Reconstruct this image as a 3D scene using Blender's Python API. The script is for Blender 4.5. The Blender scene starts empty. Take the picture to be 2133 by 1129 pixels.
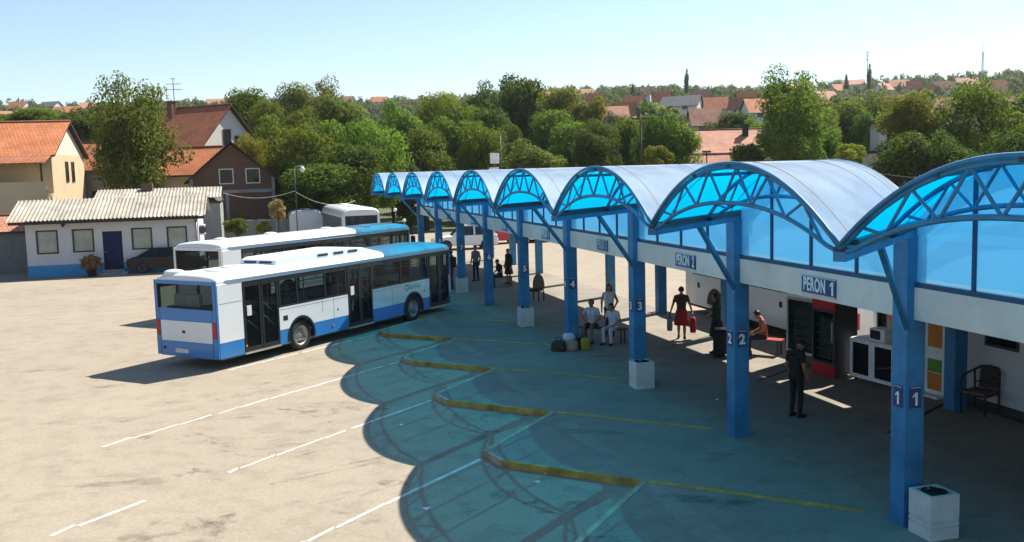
import bpy, bmesh, math, random
import numpy as np
from mathutils import Vector, Matrix
random.seed(7)
C = bpy.context.scene.collection
SC = bpy.context.scene
R_ = math.radians
# ------------------------------------------------------------------ camera
CAM_H = 5.401; F_PX = 2003.0; PITCH = 0.104816; ROLL = -0.0277
cam_d = bpy.data.cameras.new('camera'); cam = bpy.data.objects.new('camera', cam_d); C.objects.link(cam)
cam_d.sensor_width = 36.0; cam_d.lens = 36.0*F_PX/2133.0; cam_d.clip_end = 5000; cam_d.clip_start = .1
_cp, _sp = math.cos(PITCH), math.sin(PITCH)
_f = Vector((0, _cp, -_sp)); _r0 = Vector((1, 0, 0)); _u0 = Vector((0, _sp, _cp))
_r = _r0*math.cos(ROLL)+_u0*math.sin(ROLL); _u = -_r0*math.sin(ROLL)+_u0*math.cos(ROLL)
cam.matrix_world = Matrix(((_r.x, _u.x, -_f.x, 0), (_r.y, _u.y, -_f.y, 0), (_r.z, _u.z, -_f.z, CAM_H), (0, 0, 0, 1)))
SC.camera = cam
# ------------------------------------------------------------------ light
SUN_AZ, SUN_EL = 43.0, 50.0
W = bpy.data.worlds.new('World'); SC.world = W; W.use_nodes = True
wn = W.node_tree; bg = wn.nodes['Background']
sky = wn.nodes.new('ShaderNodeTexSky'); sky.sky_type = 'NISHITA'; sky.sun_disc = False
sky.sun_elevation = R_(SUN_EL); sky.sun_rotation = R_(90-SUN_AZ)
sky.air_density = 1.0; sky.dust_density = 0.3; sky.ozone_density = 2.0; sky.altitude = 100
wn.links.new(sky.outputs[0], bg.inputs[0]); bg.inputs[1].default_value = 0.074
sd = bpy.data.lights.new('sun', 'SUN'); sd.energy = 4.6; sd.angle = R_(.5); sd.color = (1, .95, .86)
sun = bpy.data.objects.new('sun', sd); C.objects.link(sun)
_sv = Vector((math.cos(R_(SUN_EL))*math.cos(R_(SUN_AZ)), math.cos(R_(SUN_EL))*math.sin(R_(SUN_AZ)), math.sin(R_(SUN_EL))))
sun.rotation_euler = (-_sv).to_track_quat('-Z', 'Y').to_euler(); sun.location = (30, 30, 60)
SC.view_settings.view_transform = 'Standard'; SC.view_settings.look = 'None'
SC.view_settings.exposure = 1.16; SC.view_settings.gamma = 1.0
SC.cycles.max_bounces = 8; SC.cycles.transparent_max_bounces = 24
SC.cycles.caustics_reflective = False; SC.cycles.caustics_refractive = False

# ------------------------------------------------------------------ frames of the place
UA, VA = R_(105.3095), R_(56.8679); ORG = Vector((5.6062, 13.5453)); PITCH_D = 5.0366
CV, SV = math.cos(UA-VA), math.sin(UA-VA)
GZ = -0.06; PZ = 0.06                      # apron and pavement levels
def RL(k, m, z=0.0):                       # row frame, local to the canopy root (x along the row, y to the left of it)
    return Vector((k*PITCH_D+m*CV, -m*SV, z))
def RW(k, m, z=0.0):
    p = RL(k, m); c, s = math.cos(UA), math.sin(UA)
    return Vector((ORG.x+c*p.x-s*p.y, ORG.y+s*p.x+c*p.y, z))
def terr(x, y):
    r = math.hypot(x, y)
    if r < 105: return GZ
    t = min(r, 640)-105
    z = GZ+.096*t*(t/(t+30)) + 1.5*math.sin(x*.013+1)*min(1, t/200)+1.2*math.sin(x*.031)*min(1, t/200)
    if r > 640: z -= (r-640)*.02
    return z
def at(px, py, Y):                         # point of the place seen at a pixel of the 2133 px photo, Y metres ahead
    d = (px-1066.5)/F_PX*_r-(py-564.5)/F_PX*_u+_f
    return Vector((0, 0, CAM_H))+d*(Y/d.y)

# ------------------------------------------------------------------ materials
def nodes_of(name):
    m = bpy.data.materials.new(name); m.use_nodes = True
    return m, m.node_tree.nodes, m.node_tree.links, m.node_tree.nodes['Principled BSDF']
def mat(name, col, rough=.6, metal=0.0, var=.15, scale=3.0, bump=0.0, bscale=None, spec=.4, coat=0.0, detail=5):
    m, N, L, b = nodes_of(name)
    tc = N.new('ShaderNodeTexCoord'); nz = N.new('ShaderNodeTexNoise'); nz.inputs['Scale'].default_value = scale
    nz.inputs['Detail'].default_value = detail; nz.inputs['Roughness'].default_value = .65
    L.new(tc.outputs['Object'], nz.inputs['Vector'])
    rp = N.new('ShaderNodeValToRGB'); rp.color_ramp.elements[0].position = .3; rp.color_ramp.elements[1].position = .7
    rp.color_ramp.elements[0].color = (*[c*(1-var) for c in col], 1)
    rp.color_ramp.elements[1].color = (*[min(1, c*(1+var)) for c in col], 1)
    L.new(nz.outputs['Fac'], rp.inputs['Fac']); L.new(rp.outputs['Color'], b.inputs['Base Color'])
    b.inputs['Roughness'].default_value = rough; b.inputs['Metallic'].default_value = metal
    b.inputs['Specular IOR Level'].default_value = spec; b.inputs['Coat Weight'].default_value = coat
    if bump:
        n2 = N.new('ShaderNodeTexNoise'); n2.inputs['Scale'].default_value = bscale or scale*6
        L.new(tc.outputs['Object'], n2.inputs['Vector'])
        bp = N.new('ShaderNodeBump'); bp.inputs['Strength'].default_value = bump; bp.inputs['Distance'].default_value = .02
        L.new(n2.outputs['Fac'], bp.inputs['Height']); L.new(bp.outputs['Normal'], b.inputs['Normal'])
    return m
def glass(name, tint, trans=.5, rough=.03, base=(.02, .025, .03)):
    m, N, L, b = nodes_of(name)
    b.inputs['Base Color'].default_value = (*base, 1); b.inputs['Roughness'].default_value = rough
    b.inputs['Specular IOR Level'].default_value = .6
    t = N.new('ShaderNodeBsdfTransparent'); t.inputs[0].default_value = (*tint, 1)
    mx = N.new('ShaderNodeMixShader'); mx.inputs[0].default_value = trans
    L.new(b.outputs[0], mx.inputs[1]); L.new(t.outputs[0], mx.inputs[2])
    L.new(mx.outputs[0], N['Material Output'].inputs[0])
    return m
def sheet(name, refl, transp, transl, wt, wl, rough=.35, var=0.0):
    """translucent plastic sheet: reflecting, see-through and scattering shares"""
    m, N, L, b = nodes_of(name)
    tc = N.new('ShaderNodeTexCoord'); nz = N.new('ShaderNodeTexNoise'); nz.inputs['Scale'].default_value = 1.3; nz.inputs['Detail'].default_value = 6
    L.new(tc.outputs['Object'], nz.inputs['Vector'])
    rp = N.new('ShaderNodeValToRGB'); rp.color_ramp.elements[0].position = .35; rp.color_ramp.elements[1].position = .65
    rp.color_ramp.elements[0].color = (*[c*(1-var) for c in refl], 1); rp.color_ramp.elements[1].color = (*refl, 1)
    L.new(nz.outputs['Fac'], rp.inputs['Fac']); L.new(rp.outputs['Color'], b.inputs['Base Color'])
    b.inputs['Roughness'].default_value = rough
    t = N.new('ShaderNodeBsdfTransparent'); t.inputs[0].default_value = (*transp, 1)
    l = N.new('ShaderNodeBsdfTranslucent'); l.inputs[0].default_value = (*transl, 1)
    m1 = N.new('ShaderNodeMixShader'); m1.inputs[0].default_value = wl
    L.new(b.outputs[0], m1.inputs[1]); L.new(l.outputs[0], m1.inputs[2])
    m2 = N.new('ShaderNodeMixShader'); m2.inputs[0].default_value = wt
    L.new(m1.outputs[0], m2.inputs[1]); L.new(t.outputs[0], m2.inputs[2])
    L.new(m2.outputs[0], N['Material Output'].inputs[0])
    return m
def ground_mat(name, col, dark, oil=.0, scale=1.0):
    m, N, L, b = nodes_of(name)
    tc = N.new('ShaderNodeTexCoord')
    def noise(s, d=6, r=.6):
        n = N.new('ShaderNodeTexNoise'); n.inputs['Scale'].default_value = s; n.inputs['Detail'].default_value = d; n.inputs['Roughness'].default_value = r
        L.new(tc.outputs['Object'], n.inputs['Vector']); return n
    def ramp(n, p0, p1, c0, c1):
        r = N.new('ShaderNodeValToRGB'); e = r.color_ramp.elements; e[0].position = p0; e[1].position = p1; e[0].color = c0; e[1].color = c1
        L.new(n.outputs['Fac'], r.inputs['Fac']); return r
    big = ramp(noise(.16*scale), .3, .7, (*dark, 1), (*col, 1))
    fine = ramp(noise(14*scale, 8, .75), .25, .75, (.72, .72, .72, 1), (1.12, 1.12, 1.12, 1))
    mid = ramp(noise(1.4*scale, 8, .7), .36, .52, (.84, .83, .82, 1), (1, 1, 1, 1))
    # dark oil drips and tyre scuffs of their own shape
    mp = N.new('ShaderNodeMapping'); mp.inputs['Rotation'].default_value = (0, 0, -VA); mp.inputs['Scale'].default_value = (.35, 1, 1)
    L.new(tc.outputs['Object'], mp.inputs['Vector'])
    on = N.new('ShaderNodeTexNoise'); on.inputs['Scale'].default_value = .9; on.inputs['Detail'].default_value = 9; on.inputs['Roughness'].default_value = .72
    L.new(mp.outputs[0], on.inputs['Vector'])
    orr = ramp(on, .60, .70, (1, 1, 1, 1), (1-oil, 1-oil, 1-oil, 1))
    cur = big
    for r in (fine, mid, orr):
        mx = N.new('ShaderNodeMix'); mx.data_type = 'RGBA'; mx.blend_type = 'MULTIPLY'; mx.inputs[0].default_value = 1
        L.new((cur.outputs['Color'] if cur is big else cur.outputs[2]), mx.inputs[6]); L.new(r.outputs['Color'], mx.inputs[7]); cur = mx
    L.new(cur.outputs[2], b.inputs['Base Color']); b.inputs['Roughness'].default_value = .85; b.inputs['Specular IOR Level'].default_value = .25
    bp = N.new('ShaderNodeBump'); bp.inputs['Strength'].default_value = .25; bp.inputs['Distance'].default_value = .01
    fn = noise(40); L.new(fn.outputs['Fac'], bp.inputs['Height']); L.new(bp.outputs['Normal'], b.inputs['Normal'])
    return m
def tile_mat(name, c1, c2, sx=4.0):
    """roof tiles: rows across the slope from object coordinates"""
    m, N, L, b = nodes_of(name)
    uv = N.new('ShaderNodeUVMap'); br = N.new('ShaderNodeTexBrick')
    br.inputs['Scale'].default_value = 1.0; br.inputs['Brick Width'].default_value = .28; br.inputs['Row Height'].default_value = .34
    br.inputs['Mortar Size'].default_value = .022; br.inputs['Color1'].default_value = (*c1, 1); br.inputs['Color2'].default_value = (*c2, 1)
    br.inputs['Mortar'].default_value = (*[c*.35 for c in c1], 1); br.inputs['Bias'].default_value = 0
    L.new(uv.outputs[0], br.inputs['Vector'])
    nz = N.new('ShaderNodeTexNoise'); nz.inputs['Scale'].default_value = .8; nz.inputs['Detail'].default_value = 6
    tc = N.new('ShaderNodeTexCoord'); L.new(tc.outputs['Object'], nz.inputs['Vector'])
    rp = N.new('ShaderNodeValToRGB'); rp.color_ramp.elements[0].position = .35; rp.color_ramp.elements[1].position = .7
    rp.color_ramp.elements[0].color = (.72, .68, .64, 1); rp.color_ramp.elements[1].color = (1.05, 1.03, 1, 1); L.new(nz.outputs['Fac'], rp.inputs['Fac'])
    mx = N.new('ShaderNodeMix'); mx.data_type = 'RGBA'; mx.blend_type = 'MULTIPLY'; mx.inputs[0].default_value = 1
    L.new(br.outputs['Color'], mx.inputs[6]); L.new(rp.outputs['Color'], mx.inputs[7]); L.new(mx.outputs[2], b.inputs['Base Color'])
    b.inputs['Roughness'].default_value = .8
    return m
def brick_mat(name, c1, c2, mortar):
    m, N, L, b = nodes_of(name)
    uv = N.new('ShaderNodeUVMap'); br = N.new('ShaderNodeTexBrick'); br.inputs['Scale'].default_value = 1
    br.inputs['Brick Width'].default_value = .3; br.inputs['Row Height'].default_value = .14; br.inputs['Mortar Size'].default_value = .012
    br.inputs['Color1'].default_value = (*c1, 1); br.inputs['Color2'].default_value = (*c2, 1); br.inputs['Mortar'].default_value = (*mortar, 1)
    L.new(uv.outputs[0], br.inputs['Vector']); L.new(br.outputs['Color'], b.inputs['Base Color']); b.inputs['Roughness'].default_value = .85
    return m
def leaf_mat(name, ca, cb, transl=.48):
    m, N, L, b = nodes_of(name)
    oi = N.new('ShaderNodeObjectInfo'); tc = N.new('ShaderNodeTexCoord'); nz = N.new('ShaderNodeTexNoise'); nz.inputs['Scale'].default_value = 3.2; nz.inputs['Detail'].default_value = 4
    L.new(tc.outputs['Object'], nz.inputs['Vector'])
    rp = N.new('ShaderNodeValToRGB'); rp.color_ramp.elements[0].position = .33; rp.color_ramp.elements[1].position = .68
    rp.color_ramp.elements[0].color = (*ca, 1); rp.color_ramp.elements[1].color = (*cb, 1); L.new(nz.outputs['Fac'], rp.inputs['Fac'])
    hs = N.new('ShaderNodeHueSaturation'); L.new(rp.outputs['Color'], hs.inputs['Color'])
    mr = N.new('ShaderNodeMapRange'); mr.inputs[3].default_value = .475; mr.inputs[4].default_value = .515; L.new(oi.outputs['Random'], mr.inputs[0]); L.new(mr.outputs[0], hs.inputs['Hue'])
    mv = N.new('ShaderNodeMapRange'); mv.inputs[3].default_value = .75; mv.inputs[4].default_value = 1.25; L.new(oi.outputs['Random'], mv.inputs[0]); L.new(mv.outputs[0], hs.inputs['Value'])
    L.new(hs.outputs['Color'], b.inputs['Base Color']); b.inputs['Roughness'].default_value = .7; b.inputs['Specular IOR Level'].default_value = .1
    t = N.new('ShaderNodeBsdfTranslucent'); L.new(hs.outputs['Color'], t.inputs[0])
    mx = N.new('ShaderNodeMixShader'); mx.inputs[0].default_value = transl
    L.new(b.outputs[0], mx.inputs[1]); L.new(t.outputs[0], mx.inputs[2]); L.new(mx.outputs[0], N['Material Output'].inputs[0])
    return m

M = {}
M['apron'] = ground_mat('apron_asphalt', (.348, .290, .216), (.296, .246, .182), oil=.4)
M['pave'] = ground_mat('pavement_asphalt', (.315, .275, .215), (.205, .185, .155), oil=.5, scale=1.1)
M['road'] = ground_mat('old_road', (.24, .22, .19), (.18, .165, .145), oil=.2)
M['soil'] = mat('hill_grass', (.075, .095, .03), .9, var=.4, scale=.05)
M['whiteline'] = mat('worn_white_paint', (.54, .51, .455), .8, var=.35, scale=5)
M['yellow'] = mat('worn_yellow_paint', (.36, .25, .055), .75, var=.6, scale=2.2)
M['yellowline'] = mat('yellow_line_paint', (.52, .26, .04), .75, var=.35, scale=4)
M['kerbtop'] = mat('kerb_concrete', (.36, .31, .2), .8, var=.3, scale=3)
M['joint'] = mat('tar_joint', (.03, .03, .03), .8)
M['blue'] = mat('blue_steel_paint', (.028, .170, .335), .5, var=.42, scale=1.4, bump=.12, detail=9)
M['bluedark'] = mat('dark_blue_steel', (.015, .06, .13), .5)
M['fascia'] = mat('fascia_white', (.66, .59, .53), .75, var=.12, scale=1.6, detail=9)
M['slab'] = mat('slab_concrete', (.32, .31, .3), .85, var=.15, scale=1)
M['roof_out'] = sheet('weathered_outer_sheet', (.78, .90, .97), (.96, .99, 1), (.93, .99, 1), .19, .62, .35, .26)
M['roof_in'] = sheet('blue_inner_sheet', (.02, .20, .50), (.0, .60, 1.0), (.008, .24, .56), .90, .85, .35)
M['gable'] = sheet('rear_gable_sheet', (.20, .42, .58), (.25, .58, .80), (.16, .44, .70), .2, .8, .35)
M['glazing'] = sheet('blue_glazing_sheet', (.30, .52, .64), (.42, .70, .80), (.28, .52, .63), .30, .75, .25, .35)
M['dark'] = mat('black_rubber', (.015, .015, .017), .6)
M['darkmetal'] = mat('dark_metal', (.04, .045, .05), .45)
M['buswhite'] = mat('bus_white_paint', (.74, .76, .75), .3, var=.04, scale=1.5, coat=.3)
M['busblue'] = mat('bus_blue_paint', (.035, .20, .50), .3, var=.06, scale=2, coat=.3)
M['busframe'] = mat('bus_black_frame', (.022, .024, .026), .35)
M['coachwhite'] = mat('coach_white_paint', (.72, .73, .71), .3, var=.05, scale=1, coat=.3)
M['rooflight'] = mat('roof_unit_plastic', (.62, .70, .78), .4, var=.05)
M['busglass'] = glass('bus_window_glass', (.66, .72, .72), .86)
M['darkglass'] = glass('dark_glass', (.35, .38, .4), .5)
M['cabglass'] = mat('curtained_window_glass', (.30, .33, .30), .12, var=.25, scale=.8, spec=.6)
M['floor'] = mat('bus_floor', (.16, .165, .17), .7)
M['seat'] = mat('seat_fabric', (.05, .12, .22), .8)
M['rail'] = mat('rail_steel', (.55, .55, .5), .3, metal=.6)
M['tyre'] = mat('tyre_rubber', (.022, .021, .02), .8)
M['rim'] = mat('wheel_rim', (.36, .34, .31), .5, metal=.3, var=.25, scale=8)
M['red'] = mat('red_lens', (.45, .012, .015), .25)
M['amber'] = mat('amber_lens', (.6, .2, .02), .25)
M['plate'] = mat('number_plate', (.62, .63, .62), .4)
M['teal'] = mat('teal_lettering', (.03, .30, .30), .5)
M['signblue'] = mat('sign_navy', (.028, .045, .13), .5)
M['signwhite'] = mat('sign_white', (.72, .72, .74), .6)
M['signgrey'] = mat('sign_faded', (.45, .46, .48), .6)
M['plaster'] = mat('white_plaster', (.52, .52, .54), .85, var=.07, scale=.8, bump=.1)
M['plinth'] = mat('blue_plinth', (.05, .26, .50), .7, var=.1)
M['bluedoor'] = mat('blue_door', (.006, .012, .06), .5, spec=.2)
M['corr'] = mat('corrugated_fibre_cement', (.33, .30, .24), .9, var=.35, scale=.9)
M['cream'] = mat('cream_plaster', (.50, .40, .25), .85, var=.08, scale=.5, bump=.1)
M['creamlight'] = mat('pale_plaster', (.62, .55, .42), .85, var=.08, scale=.5)
M['greywall'] = mat('grey_plaster', (.17, .17, .16), .85, var=.15)
M['housewhite'] = mat('house_white', (.62, .60, .56), .85, var=.08)
M['conc'] = mat('rough_concrete', (.26, .26, .25), .9, var=.2, scale=1.5, bump=.2)
M['planter'] = mat('white_concrete', (.52, .52, .50), .85, var=.12, scale=4, bump=.15)
M['tile_o'] = tile_mat('orange_tiles', (.68, .235, .085), (.58, .185, .07))
M['tile_b'] = tile_mat('brown_tiles', (.46, .165, .065), (.37, .125, .055))
M['tile_p'] = tile_mat('pale_tiles', (.62, .28, .16), (.54, .235, .14))
M['tile_g'] = tile_mat('grey_tiles', (.14, .145, .15), (.11, .11, .12))
M['brick'] = brick_mat('red_brick', (.145, .064, .034), (.105, .047, .027), (.11, .09, .07))
M['wood'] = mat('dark_wood', (.055, .03, .018), .7, var=.3)
M['bark'] = mat('bark', (.09, .07, .05), .9, var=.35, scale=4, bump=.4)
M['leaf_d'] = leaf_mat('leaf_dark', (.048, .088, .012), (.125, .182, .020))
M['leaf_m'] = leaf_mat('leaf_mid', (.074, .130, .012), (.190, .258, .026))
M['leaf_y'] = leaf_mat('leaf_yellow_green', (.125, .175, .014), (.300, .325, .030))
M['leaf_o'] = leaf_mat('leaf_olive', (.075, .105, .018), (.200, .220, .035))
def stain_mat(name, col, lo, hi, sc, mx_):
    m, N, L, b = nodes_of(name); b.inputs['Base Color'].default_value = (*col, 1); b.inputs['Roughness'].default_value = .7
    tc = N.new('ShaderNodeTexCoord'); nz = N.new('ShaderNodeTexNoise'); nz.inputs['Scale'].default_value = sc; nz.inputs['Detail'].default_value = 8; nz.inputs['Roughness'].default_value = .7
    L.new(tc.outputs['Object'], nz.inputs['Vector']); rp = N.new('ShaderNodeValToRGB'); e = rp.color_ramp.elements; e[0].position = lo; e[1].position = hi; e[0].color = (0, 0, 0, 1); e[1].color = (mx_, mx_, mx_, 1)
    L.new(nz.outputs['Fac'], rp.inputs['Fac']); t = N.new('ShaderNodeBsdfTransparent'); mx = N.new('ShaderNodeMixShader'); L.new(rp.outputs['Color'], mx.inputs[0]); L.new(t.outputs[0], mx.inputs[1]); L.new(b.outputs[0], mx.inputs[2]); L.new(mx.outputs[0], N['Material Output'].inputs[0]); return m
M['scuff'] = stain_mat('tyre_scuff', (.12, .10, .08), .48, .68, 1.6, .30)
M['oil'] = stain_mat('oil_stain', (.035, .032, .03), .5, .7, 2.2, .38)
M['leaf_b'] = leaf_mat('leaf_brownish', (.095, .108, .022), (.215, .205, .045))
M['leaf_f'] = leaf_mat('leaf_far', (.075, .095, .026), (.150, .170, .045))
M['straw'] = leaf_mat('leaf_straw', (.25, .18, .07), (.45, .33, .14))
M['pot'] = mat('dark_pot', (.05, .045, .04), .7)
M['carblack'] = mat('black_car_paint', (.008, .009, .011), .3, spec=.25, coat=.1)
M['carred'] = mat('red_car_paint', (.45, .02, .025), .25, coat=.5)
M['skin'] = mat('skin', (.30, .165, .11), .55, var=.05)
M['hair'] = mat('dark_hair', (.012, .009, .008), .5)
M['hairgrey'] = mat('grey_hair', (.16, .15, .14), .6)
M['c_black'] = mat('cloth_black', (.012, .012, .014), .85)
M['c_white'] = mat('cloth_white', (.55, .54, .60), .85)
M['c_navy'] = mat('cloth_navy', (.02, .022, .035), .85)
M['c_red'] = mat('cloth_red', (.28, .012, .025), .8)
M['c_brick'] = mat('cloth_brick_red', (.32, .05, .025), .8)
M['c_grey'] = mat('cloth_grey', (.16, .16, .17), .85)
M['c_brown'] = mat('cloth_brown', (.055, .03, .022), .85)
M['c_green'] = mat('cloth_dark_green', (.02, .035, .03), .85)
M['shoe'] = mat('shoe', (.015, .014, .013), .6)
M['eye'] = mat('eye_dark', (.01, .008, .008), .2)
M['bagbeige'] = mat('bag_beige', (.28, .21, .15), .8, var=.2)
M['bagyellow'] = mat('bag_yellow', (.32, .24, .02), .6, var=.15)
M['tan'] = mat('tan_fabric', (.20, .15, .09), .85)
M['orange'] = mat('orange_print', (.55, .19, .02), .5, var=.2, scale=3)
M['greenprint'] = mat('green_print', (.12, .26, .03), .5)
M['pink'] = mat('pink_print', (.50, .05, .09), .5)
M['steel'] = mat('brushed_steel', (.42, .41, .38), .4, metal=.4, var=.1)
M['coolred'] = mat('cooler_red', (.40, .015, .02), .35)
M['shelf'] = mat('fridge_shelf', (.55, .57, .58), .5)
M['bottles'] = mat('bottle_mix', (.30, .30, .24), .3, var=.9, scale=18)
M['rattan'] = mat('rattan', (.035, .022, .016), .6)
M['cushion'] = mat('cushion', (.14, .075, .06), .9)
M['wire'] = mat('cable', (.03, .03, .03), .6)
M['wirelight'] = mat('pale_cable', (.4, .38, .35), .6)
M['galv'] = mat('galvanised', (.30, .31, .31), .5, metal=.4)
M['fence'] = mat('fence_concrete', (.20, .22, .22), .9, var=.2)
M['mast'] = mat('mast_paint', (.42, .44, .47), .6)

# ------------------------------------------------------------------ mesh builder
class MB:
    def __init__(s): s.v = []; s.f = []; s.mi = []; s.uv = []; s.sm = []
    def face(s, idx, mi=0, uvs=None, smooth=False):
        s.f.append(tuple(idx)); s.mi.append(mi); s.uv.append(uvs); s.sm.append(smooth)
    def box(s, x0, x1, y0, y1, z0, z1, mi=0, mx=None):
        b = len(s.v)
        for z in (z0, z1):
            for x, y in ((x0, y0), (x1, y0), (x1, y1), (x0, y1)):
                p = Vector((x, y, z)); s.v.append(mx @ p if mx else p)
        dx, dy, dz = x1-x0, y1-y0, z1-z0
        for q, a, c in (((0, 3, 2, 1), dx, dy), ((4, 5, 6, 7), dx, dy), ((0, 1, 5, 4), dx, dz), ((1, 2, 6, 5), dy, dz), ((2, 3, 7, 6), dx, dz), ((3, 0, 4, 7), dy, dz)):
            s.face([b+i for i in q], mi, ((0, 0), (a, 0), (a, c), (0, c)))
        return s
    def poly(s, pts, mi=0, uvs=None):
        b = len(s.v); s.v += [Vector(p) for p in pts]
        if uvs is None:
            P = [Vector(p) for p in pts]; e1 = (P[1]-P[0]).normalized(); n = e1.cross(P[2]-P[1])
            e2 = n.cross(e1); e2 = e2.normalized() if e2.length > 1e-9 else Vector((0, 0, 1))
            uvs = [((p-P[0]).dot(e1), (p-P[0]).dot(e2)) for p in P]
        s.face(range(b, b+len(pts)), mi, uvs); return s
    def prism(s, pts, off, mi=0, mi_side=None):
        """closed polygon pts (3-D) extruded by vector off"""
        off = Vector(off); P = [Vector(p) for p in pts]; n = len(P)
        nrm = Vector((0, 0, 0))
        for i in range(n): nrm += P[i].cross(P[(i+1) % n])
        if nrm.dot(off) > 0: P = P[::-1]
        s.poly(P, mi); s.poly([p+off for p in P[::-1]], mi)
        for i in range(n):
            a, c = P[(i+1) % n], P[i]; s.poly([a, c, c+off, a+off], mi if mi_side is None else mi_side)
        return s
    def tube(s, pts, r, n=8, mi=0, caps=True, closed=False, smooth=True):
        P = [Vector(p) for p in pts]; rr = r if hasattr(r, '__len__') else [r]*len(P); rings = []
        up = None
        for i, p in enumerate(P):
            a = P[max(i-1, 0)]; c = P[min(i+1, len(P)-1)]
            if closed: a = P[i-1]; c = P[(i+1) % len(P)]
            t = (c-a); t = t.normalized() if t.length > 1e-9 else Vector((0, 0, 1))
            if up is None: up = Vector((0, 0, 1)) if abs(t.z) < .9 else Vector((1, 0, 0))
            x = t.cross(up); x = x.normalized() if x.length > 1e-6 else t.orthogonal().normalized(); y = x.cross(t).normalized(); up = y
            b = len(s.v)
            for k in range(n):
                an = 2*math.pi*(k+.5)/n; s.v.append(p+(x*math.cos(an)+y*math.sin(an))*rr[i])
            rings.append(b)
        m = len(rings)
        for i in range(m if closed else m-1):
            a, c = rings[i], rings[(i+1) % m]
            for k in range(n): s.face((a+k, a+(k+1) % n, c+(k+1) % n, c+k), mi, None, smooth and n > 4)
        if caps and not closed:
            s.face([rings[0]+k for k in range(n)][::-1], mi); s.face([rings[-1]+k for k in range(n)], mi)
        return s
    def bar(s, a, c, w, h=None, mi=0):
        """rectangular bar from a to c"""
        a, c = Vector(a), Vector(c); h = h or w; t = (c-a).normalized()
        up = Vector((0, 0, 1)) if abs(t.z) < .95 else Vector((1, 0, 0)); x = t.cross(up).normalized()*w/2; y = x.cross(t).normalized()*h/2
        b = len(s.v); s.v += [a-x-y, a+x-y, a+x+y, a-x+y, c-x-y, c+x-y, c+x+y, c-x+y]
        for q in ((0, 1, 2, 3), (7, 6, 5, 4), (0, 4, 5, 1), (1, 5, 6, 2), (2, 6, 7, 3), (3, 7, 4, 0)): s.face([b+i for i in q], mi)
        return s
    def ell(s, c, r, n=12, m=8, mi=0, mx=None):
        c = Vector(c); b = len(s.v)
        for j in range(m+1):
            th = math.pi*j/m
            for i in range(n):
                ph = 2*math.pi*i/n; p = Vector((r[0]*math.sin(th)*math.cos(ph), r[1]*math.sin(th)*math.sin(ph), r[2]*math.cos(th)))
                s.v.append(c+(mx @ p if mx else p))
        for j in range(m):
            for i in range(n): s.face((b+j*n+i, b+(j+1)*n+i, b+(j+1)*n+(i+1) % n, b+j*n+(i+1) % n), mi, None, True)
        return s
    def lathe(s, prof, c=(0, 0, 0), n=24, mi=0, axis='z', smooth=True):
        c = Vector(c); b = len(s.v)
        for r, h in prof:
            for i in range(n):
                a = 2*math.pi*i/n; x, y = r*math.cos(a), r*math.sin(a)
                s.v.append(c+(Vector((x, y, h)) if axis == 'z' else Vector((x, h, y))))
        for j in range(len(prof)-1):
            for i in range(n):
                q = (b+j*n+i, b+j*n+(i+1) % n, b+(j+1)*n+(i+1) % n, b+(j+1)*n+i)
                s.face(q if axis == 'z' else q[::-1], mi, None, smooth)
        return s
    def xf(s, mx): s.v = [mx @ Vector(p) for p in s.v]; return s
    def build(s, name, mats, parent=None, bevel=0.0):
        me = bpy.data.meshes.new(name); me.from_pydata([tuple(p) for p in s.v], [], s.f)
        for m in (mats if isinstance(mats, (list, tuple)) else [mats]): me.materials.append(M[m] if isinstance(m, str) else m)
        me.polygons.foreach_set('material_index', s.mi); me.polygons.foreach_set('use_smooth', s.sm)
        ul = me.uv_layers.new(name='uv'); k = 0; buf = []
        for f, u in zip(s.f, s.uv):
            for i in range(len(f)):
                q = u[i] if u else (0, 0); buf += [q[0], q[1]]
        ul.data.foreach_set('uv', buf)
        me.update()
        o = bpy.data.objects.new(name, me); C.objects.link(o)
        if parent: o.parent = parent
        if bevel:
            bm = bmesh.new(); bm.from_mesh(me); bmesh.ops.remove_doubles(bm, verts=bm.verts, dist=1e-4)
            ed = [e for e in bm.edges if len(e.link_faces) == 2 and e.calc_face_angle(0) > .6]
            bmesh.ops.bevel(bm, geom=ed, offset=bevel, segments=2, affect='EDGES', profile=.6); bm.to_mesh(me); bm.free()
        return o
def tag(o, label=None, cat=None, group=None, kind=None):
    if label: o['label'] = label
    if cat: o['category'] = cat
    if group: o['group'] = group
    if kind: o['kind'] = kind
    return o
def thing(name, label, cat, loc=(0, 0, 0), rz=0.0, group=None):
    o = bpy.data.objects.new(name, None); C.objects.link(o); o.location = loc; o.rotation_euler = (0, 0, rz)
    o.empty_display_size = .3
    return tag(o, label, cat, group)
def dup(root, loc=None, rz=None, label=None, scale=None):
    def cp(o, par):
        c = o.copy(); C.objects.link(c)
        if par: c.parent = par
        for ch in list(o.children): cp(ch, c)
        return c
    r = cp(root, None)
    if loc is not None: r.location = loc
    if rz is not None: r.rotation_euler = (0, 0, rz)
    if scale is not None: r.scale = scale
    if label: r['label'] = label
    return r
def one_mesh(name, h, mname, parent, loc, rot):
    w = h*.5; mb = MB(); o = [(-.05*w, -h/2), (.35*w, -h/2), (.35*w, h/2), (.02*w, h/2), (-.5*w, h*.27), (-.5*w, h*.10), (-.05*w, h*.25)]
    mb.prism([(x, y, 0) for x, y in o], (0, 0, .004)); ob = mb.build(name, mname, parent); ob.location = loc; ob.rotation_euler = rot; return ob
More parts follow.
